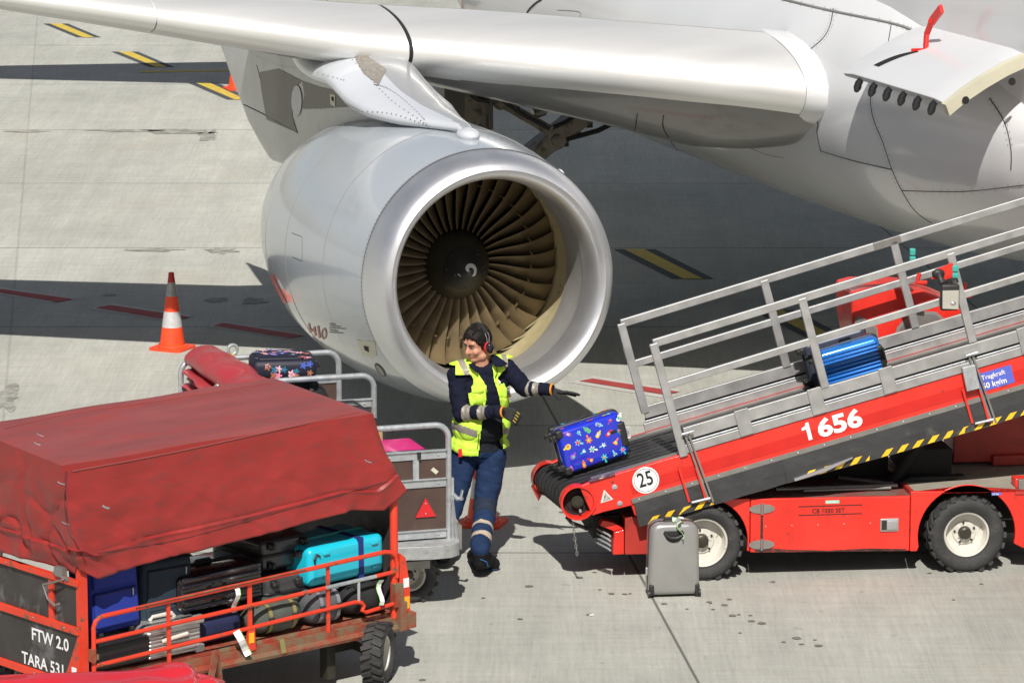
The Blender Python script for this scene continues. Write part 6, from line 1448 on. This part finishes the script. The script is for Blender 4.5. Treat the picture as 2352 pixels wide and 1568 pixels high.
for sx in (-1, 1):
    b = MB(); b.ell(hp(.031*sx, .083, -.006), (.0125, .008, .0065), 0, 14, 8, HR); e_ = b.build('eye', mat('eye_white_shaded', (.30, .22, .19), .35), man)  # shade put into the colour: eye whites toned down to shaded skin
    b = MB(); b.ell(hp(.031*sx-.002, .0890, -.006), (.0052, .004, .0045), 0, 12, 8, HR); b.build('iris', M['black'], e_)
    b = MB(); b.tube([hp(.012*sx, .101, .010), hp(.032*sx, .100, .019), hp(.052*sx, .087, .020)], [.0045, .0055, .003], 8); b.build('eyebrow', MATS['dark_hair'], man)
# ear muffs
em = MB(); pts = [hp(.108*cos(a)*.96, -.02-.01*sin(a), -.005+.148*sin(a)) for a in [pi*k/16 for k in range(17)]]
rs_ = []
for i, p in enumerate(pts[3:14]): rs_.append([p-f_*.014, p+f_*.014, p+f_*.014+(p-HC).normalized()*.008, p-f_*.014+(p-HC).normalized()*.008])
em.loft(rs_, 0, False); muff = em.build('ear_muffs', M['hose'], man)
for sg in (-1, 1):
    for df in (-.012, .016):
        b = MB(); b.tube([hp(sg*.10, -.02+df, .09), hp(sg*.112, -.02+df, .06), hp(sg*.106, -.02+df*.8, .03), hp(sg*.112, -.015+df*.5, .0)], .0026, 6); b.build('wire', M['galv'], muff)
    c = hp(sg*.086, -.012, -.028); ax_ = l_*sg
    b = MB(); rr_ = []
    for h, s_ in ((-.004, .9), (0, 1.), (.022, 1.0), (.026, .95)): rr_.append([c+ax_*h+(f_*cos(2*pi*j/28)*.034+h_*sin(2*pi*j/28)*.044)*s_ for j in range(28)])
    b.loft(rr_, 0); b.build('red_ring', mat('red_muff_ring', (.7, .02, .025), .35), muff)
    b = MB(); rr_ = []
    for h, s_ in ((.022, .97), (.030, 1.0), (.044, .95), (.054, .78), (.060, .45), (.062, .1)): rr_.append([c+ax_*h+(f_*cos(2*pi*j/28)*.034+h_*sin(2*pi*j/28)*.044)*s_ for j in range(28)])
    b.loft(rr_, 0); b.build('ear_cup', mat('gloss_black_plastic', (.012, .012, .014), .15, coat=.6), muff)
    b = MB(); rr_ = [[c+ax_*h+(f_*cos(2*pi*j/28)*.031+h_*sin(2*pi*j/28)*.041)*s_ for j in range(28)] for h, s_ in ((-.02, .9), (-.003, 1.))]; b.loft(rr_, 0); b.build('ear_cushion', M['hose'], muff)
# vest from the inflated torso
TP = [PR[0], PR[1], ('e', P5(1100, 1022, .0), V((.205, .155, .11)), None, 0, 'v'), ('c', shR, shL, .088, .085, 'v')]
vm = remesh(primmesh(TP, .030), .008, 5)
nv = len(vm.vertices); vc = np.empty(nv*3); vm.vertices.foreach_get('co', vc); vc = vc.reshape(-1, 3); vn = np.empty(nv*3); vm.vertices.foreach_get('normal', vn); vn = vn.reshape(-1, 3)
for i in range(nv):
    x, y, z = vc[i]; fl = max(0, .95-z)*.10
    vc[i] += vn[i]*(.006*noise.noise(V((x*6, y*6, z*8)))+.006*noise.noise(V((x*22, y*22, z*7+4)))-.006*max(0, 1-7*abs(noise.noise(V((x*5+z*4, y*5, z*9)))))+fl-.008)
vm.vertices.foreach_set('co', vc.ravel()); vm.update()
def inpoly(x, y, P):
    c = False; j = len(P)-1
    for i in range(len(P)):
        if (P[i][1] > y) != (P[j][1] > y) and x < (P[j][0]-P[i][0])*(y-P[i][1])/(P[j][1]-P[i][1])+P[i][0]: c = not c
        j = i
    return c
OPEN = [(1080, 826), (1100, 858), (1118, 885), (1120, 918), (1109, 964), (1096, 1080), (1156, 1080), (1153, 964), (1145, 910), (1133, 872), (1128, 826)]
TAPE = [[(1028, 966), (1060, 976), (1097, 989), (1096, 1005), (1060, 993), (1028, 982)], [(1155, 983), (1195, 978), (1195, 992), (1154, 997)], [(1048, 822), (1062, 818), (1084, 866), (1072, 874)], [(1150, 815), (1162, 815), (1174, 846), (1162, 853)], [(1028, 935), (1040, 938), (1042, 953), (1028, 951)]]
hemz = lambda x: P5(1100, 1036).z if x < .03 else P5(1170, 1026).z
import bmesh
mvest = mat('high_visibility_yellow', (.58, .90, .07), .7, 0, .10, 12, bump=.25, bs=160)
vm.materials[0] = mvest
while len(vm.materials) > 1: vm.materials.pop(index=1)
vm.materials.append(mref)
bm = bmesh.new(); bm.from_mesh(vm); rem = []; axR = (shR, elR); axL = (shL, elL)
nk = P5(1108, 836)
for f in bm.faces:
    c = f.calc_center_median(); px_, py_ = proj(c+G0); fr = f.normal.y < .15
    hz = P5(1100, 1037).z if c.x < P5(1125, 0).x else P5(1170, 1024).z
    if c.x < P5(1060, 900).x: hz += (P5(1060, 900).x-c.x)*.45
    k = c.z < hz
    k = k or (fr and inpoly(px_, py_, OPEN)) or ((V((c.x, c.y, 0))-V((nk.x, nk.y, 0))).length < .085 and c.z > nk.z-.10)
    for a, e in (axR, axL):
        d = e-a; t = (c-a).dot(d)/d.dot(d); dist = (c-a-d*t).length
        lim = .135 if t < .3 else .115 if t < .5 else (.085 if t < .95 else 0)
        if t > .05 and dist < lim: k = True
        if (c-a).dot(V((1 if a is shL else -1, 0, 0))) > .025 and c.z > a.z-.25 and c.z < a.z+.085: k = True
    if k: rem.append(f)
    else: f.material_index = 1 if ((fr and any(inpoly(px_, py_, T_) for T_ in TAPE)) or (not fr and abs(c.z-1.02) < .025)) else 0
    f.smooth = True
bmesh.ops.delete(bm, geom=rem, context='FACES')
for _ in range(7): bmesh.ops.smooth_vert(bm, verts=[v for v in bm.verts if v.is_boundary], factor=.5, use_axis_x=True, use_axis_y=True, use_axis_z=True)
bm.to_mesh(vm); bm.free(); 
vest = bpy.data.objects.new('vest', vm); COL.objects.link(vest); vest.parent = man; s_ = vest.modifiers.new('t', 'SOLIDIFY'); s_.thickness = .005; s_.offset = 1
bpy.context.view_layer.update(); BV = bvh([vest]); gi = man.matrix_world.inverted()
def vpt(x, y, off=.006):
    h = hit(BV, x, y)
    if not h: h = (aty(x, y, PY-.17), V((0, -1, 0)))
    n_ = h[1] if h[1].dot(ray(x, y)) < 0 else -h[1]; return gi@(h[0]+n_*off)
def vpatch(nm, poly, m, off=.008):
    b = MB(); cx = sum(p[0] for p in poly)/len(poly); cy = sum(p[1] for p in poly)/len(poly); q = [vpt(cx, cy, off)]+[vpt(x, y, off) for x, y in poly]
    b.add(q, [(0, i+1, (i+1) % len(poly)+1) for i in range(len(poly))], 0, True); o = b.build(nm, m, vest, fix=False); s_ = o.modifiers.new('t', 'SOLIDIFY'); s_.thickness = .004; return o
vpatch('chest_pocket_flap', [(1081, 889), (1108, 893), (1111, 898), (1105, 903), (1084, 902)], mvest, .010); vpatch('chest_pocket', [(1083, 902), (1108, 903), (1110, 930), (1088, 934)], mvest, .006)
vpatch('pass_holder', [(1163, 890), (1171, 889), (1174, 910), (1165, 912)], mat('brown_pass', (.35, .18, .05), .5), .010); vpatch('pen', [(1164, 889), (1168, 889), (1171, 905), (1167, 906)], mat('blue_pen', (.02, .05, .25), .4), .013); vpatch('key_clip', [(1143, 874), (1149, 872), (1152, 880), (1145, 883)], M['wht'], .012)
b = MB(); b.tube([vpt(1120, 842, .02), vpt(1127, 858, .012), vpt(1136, 868, .012), vpt(1148, 872, .012)], .0028, 6); b.tube([vpt(1140, 838, .02), vpt(1142, 855, .012), vpt(1136, 868, .012)], .0028, 6); b.build('lanyard', M['hose'], vest)
b = MB(); zz = [vpt(x, y, .012) for x, y in ((1117, 893), (1118, 915), (1109, 955), (1101, 1000), (1097, 1030))]; b.tube(zz, .003, 6); b.build('vest_zip', M['hose'], vest)
# collar, key fob, laces
b = MB()
def col_(pts, nm): 
    b = MB(); q = [gi@(aty(x, y, PY-w)) for x, y, w in pts]; cc = sum(q, V())/len(q); b.add([cc]+q, [(0, i+1, (i+1) % len(q)+1) for i in range(len(q))], 0, True); o = b.build(nm, mjk, man, fix=False); s_ = o.modifiers.new('t', 'SOLIDIFY'); s_.thickness = .008
col_([(1129, 815, .06), (1142, 817, .08), (1166, 836, .13), (1152, 843, .155), (1138, 842, .16), (1130, 832, .13)], 'collar'); col_([(1076, 836, .13), (1085, 846, .165), (1098, 855, .17), (1100, 848, .15), (1088, 832, .11)], 'collar')
a = P5(1057, 1030, .17); b = MB(); b.rbox(a.x-.014, a.x+.014, a.y-.006, a.y+.006, a.z-.065, a.z, .005); b.build('red_fob', mat('red_fob_plastic', (.7, .02, .02), .35), man)
b = MB(); hh, tt_ = gnd(1087, 1281, .0), gnd(1129, 1297, .0)
for k in range(5):
    c = anL.lerp(hh.lerp(tt_, .6)+V((0, 0, .07)), .15+.2*k)+V((.0, -.045, .02-.002*k)); b.tube([c+V((-.03, .01, 0)), c+V((0, -.008, .008)), c+V((.032, .006, -.004))], .004, 6)
b.tube([anL+V((.0, -.06, .0)), anL+V((.05, -.07, -.02)), anL+V((.06, -.06, -.06))], .003, 6); b.build('boot_lace', mat('blue_lace', (.02, .12, .35), .7), man)
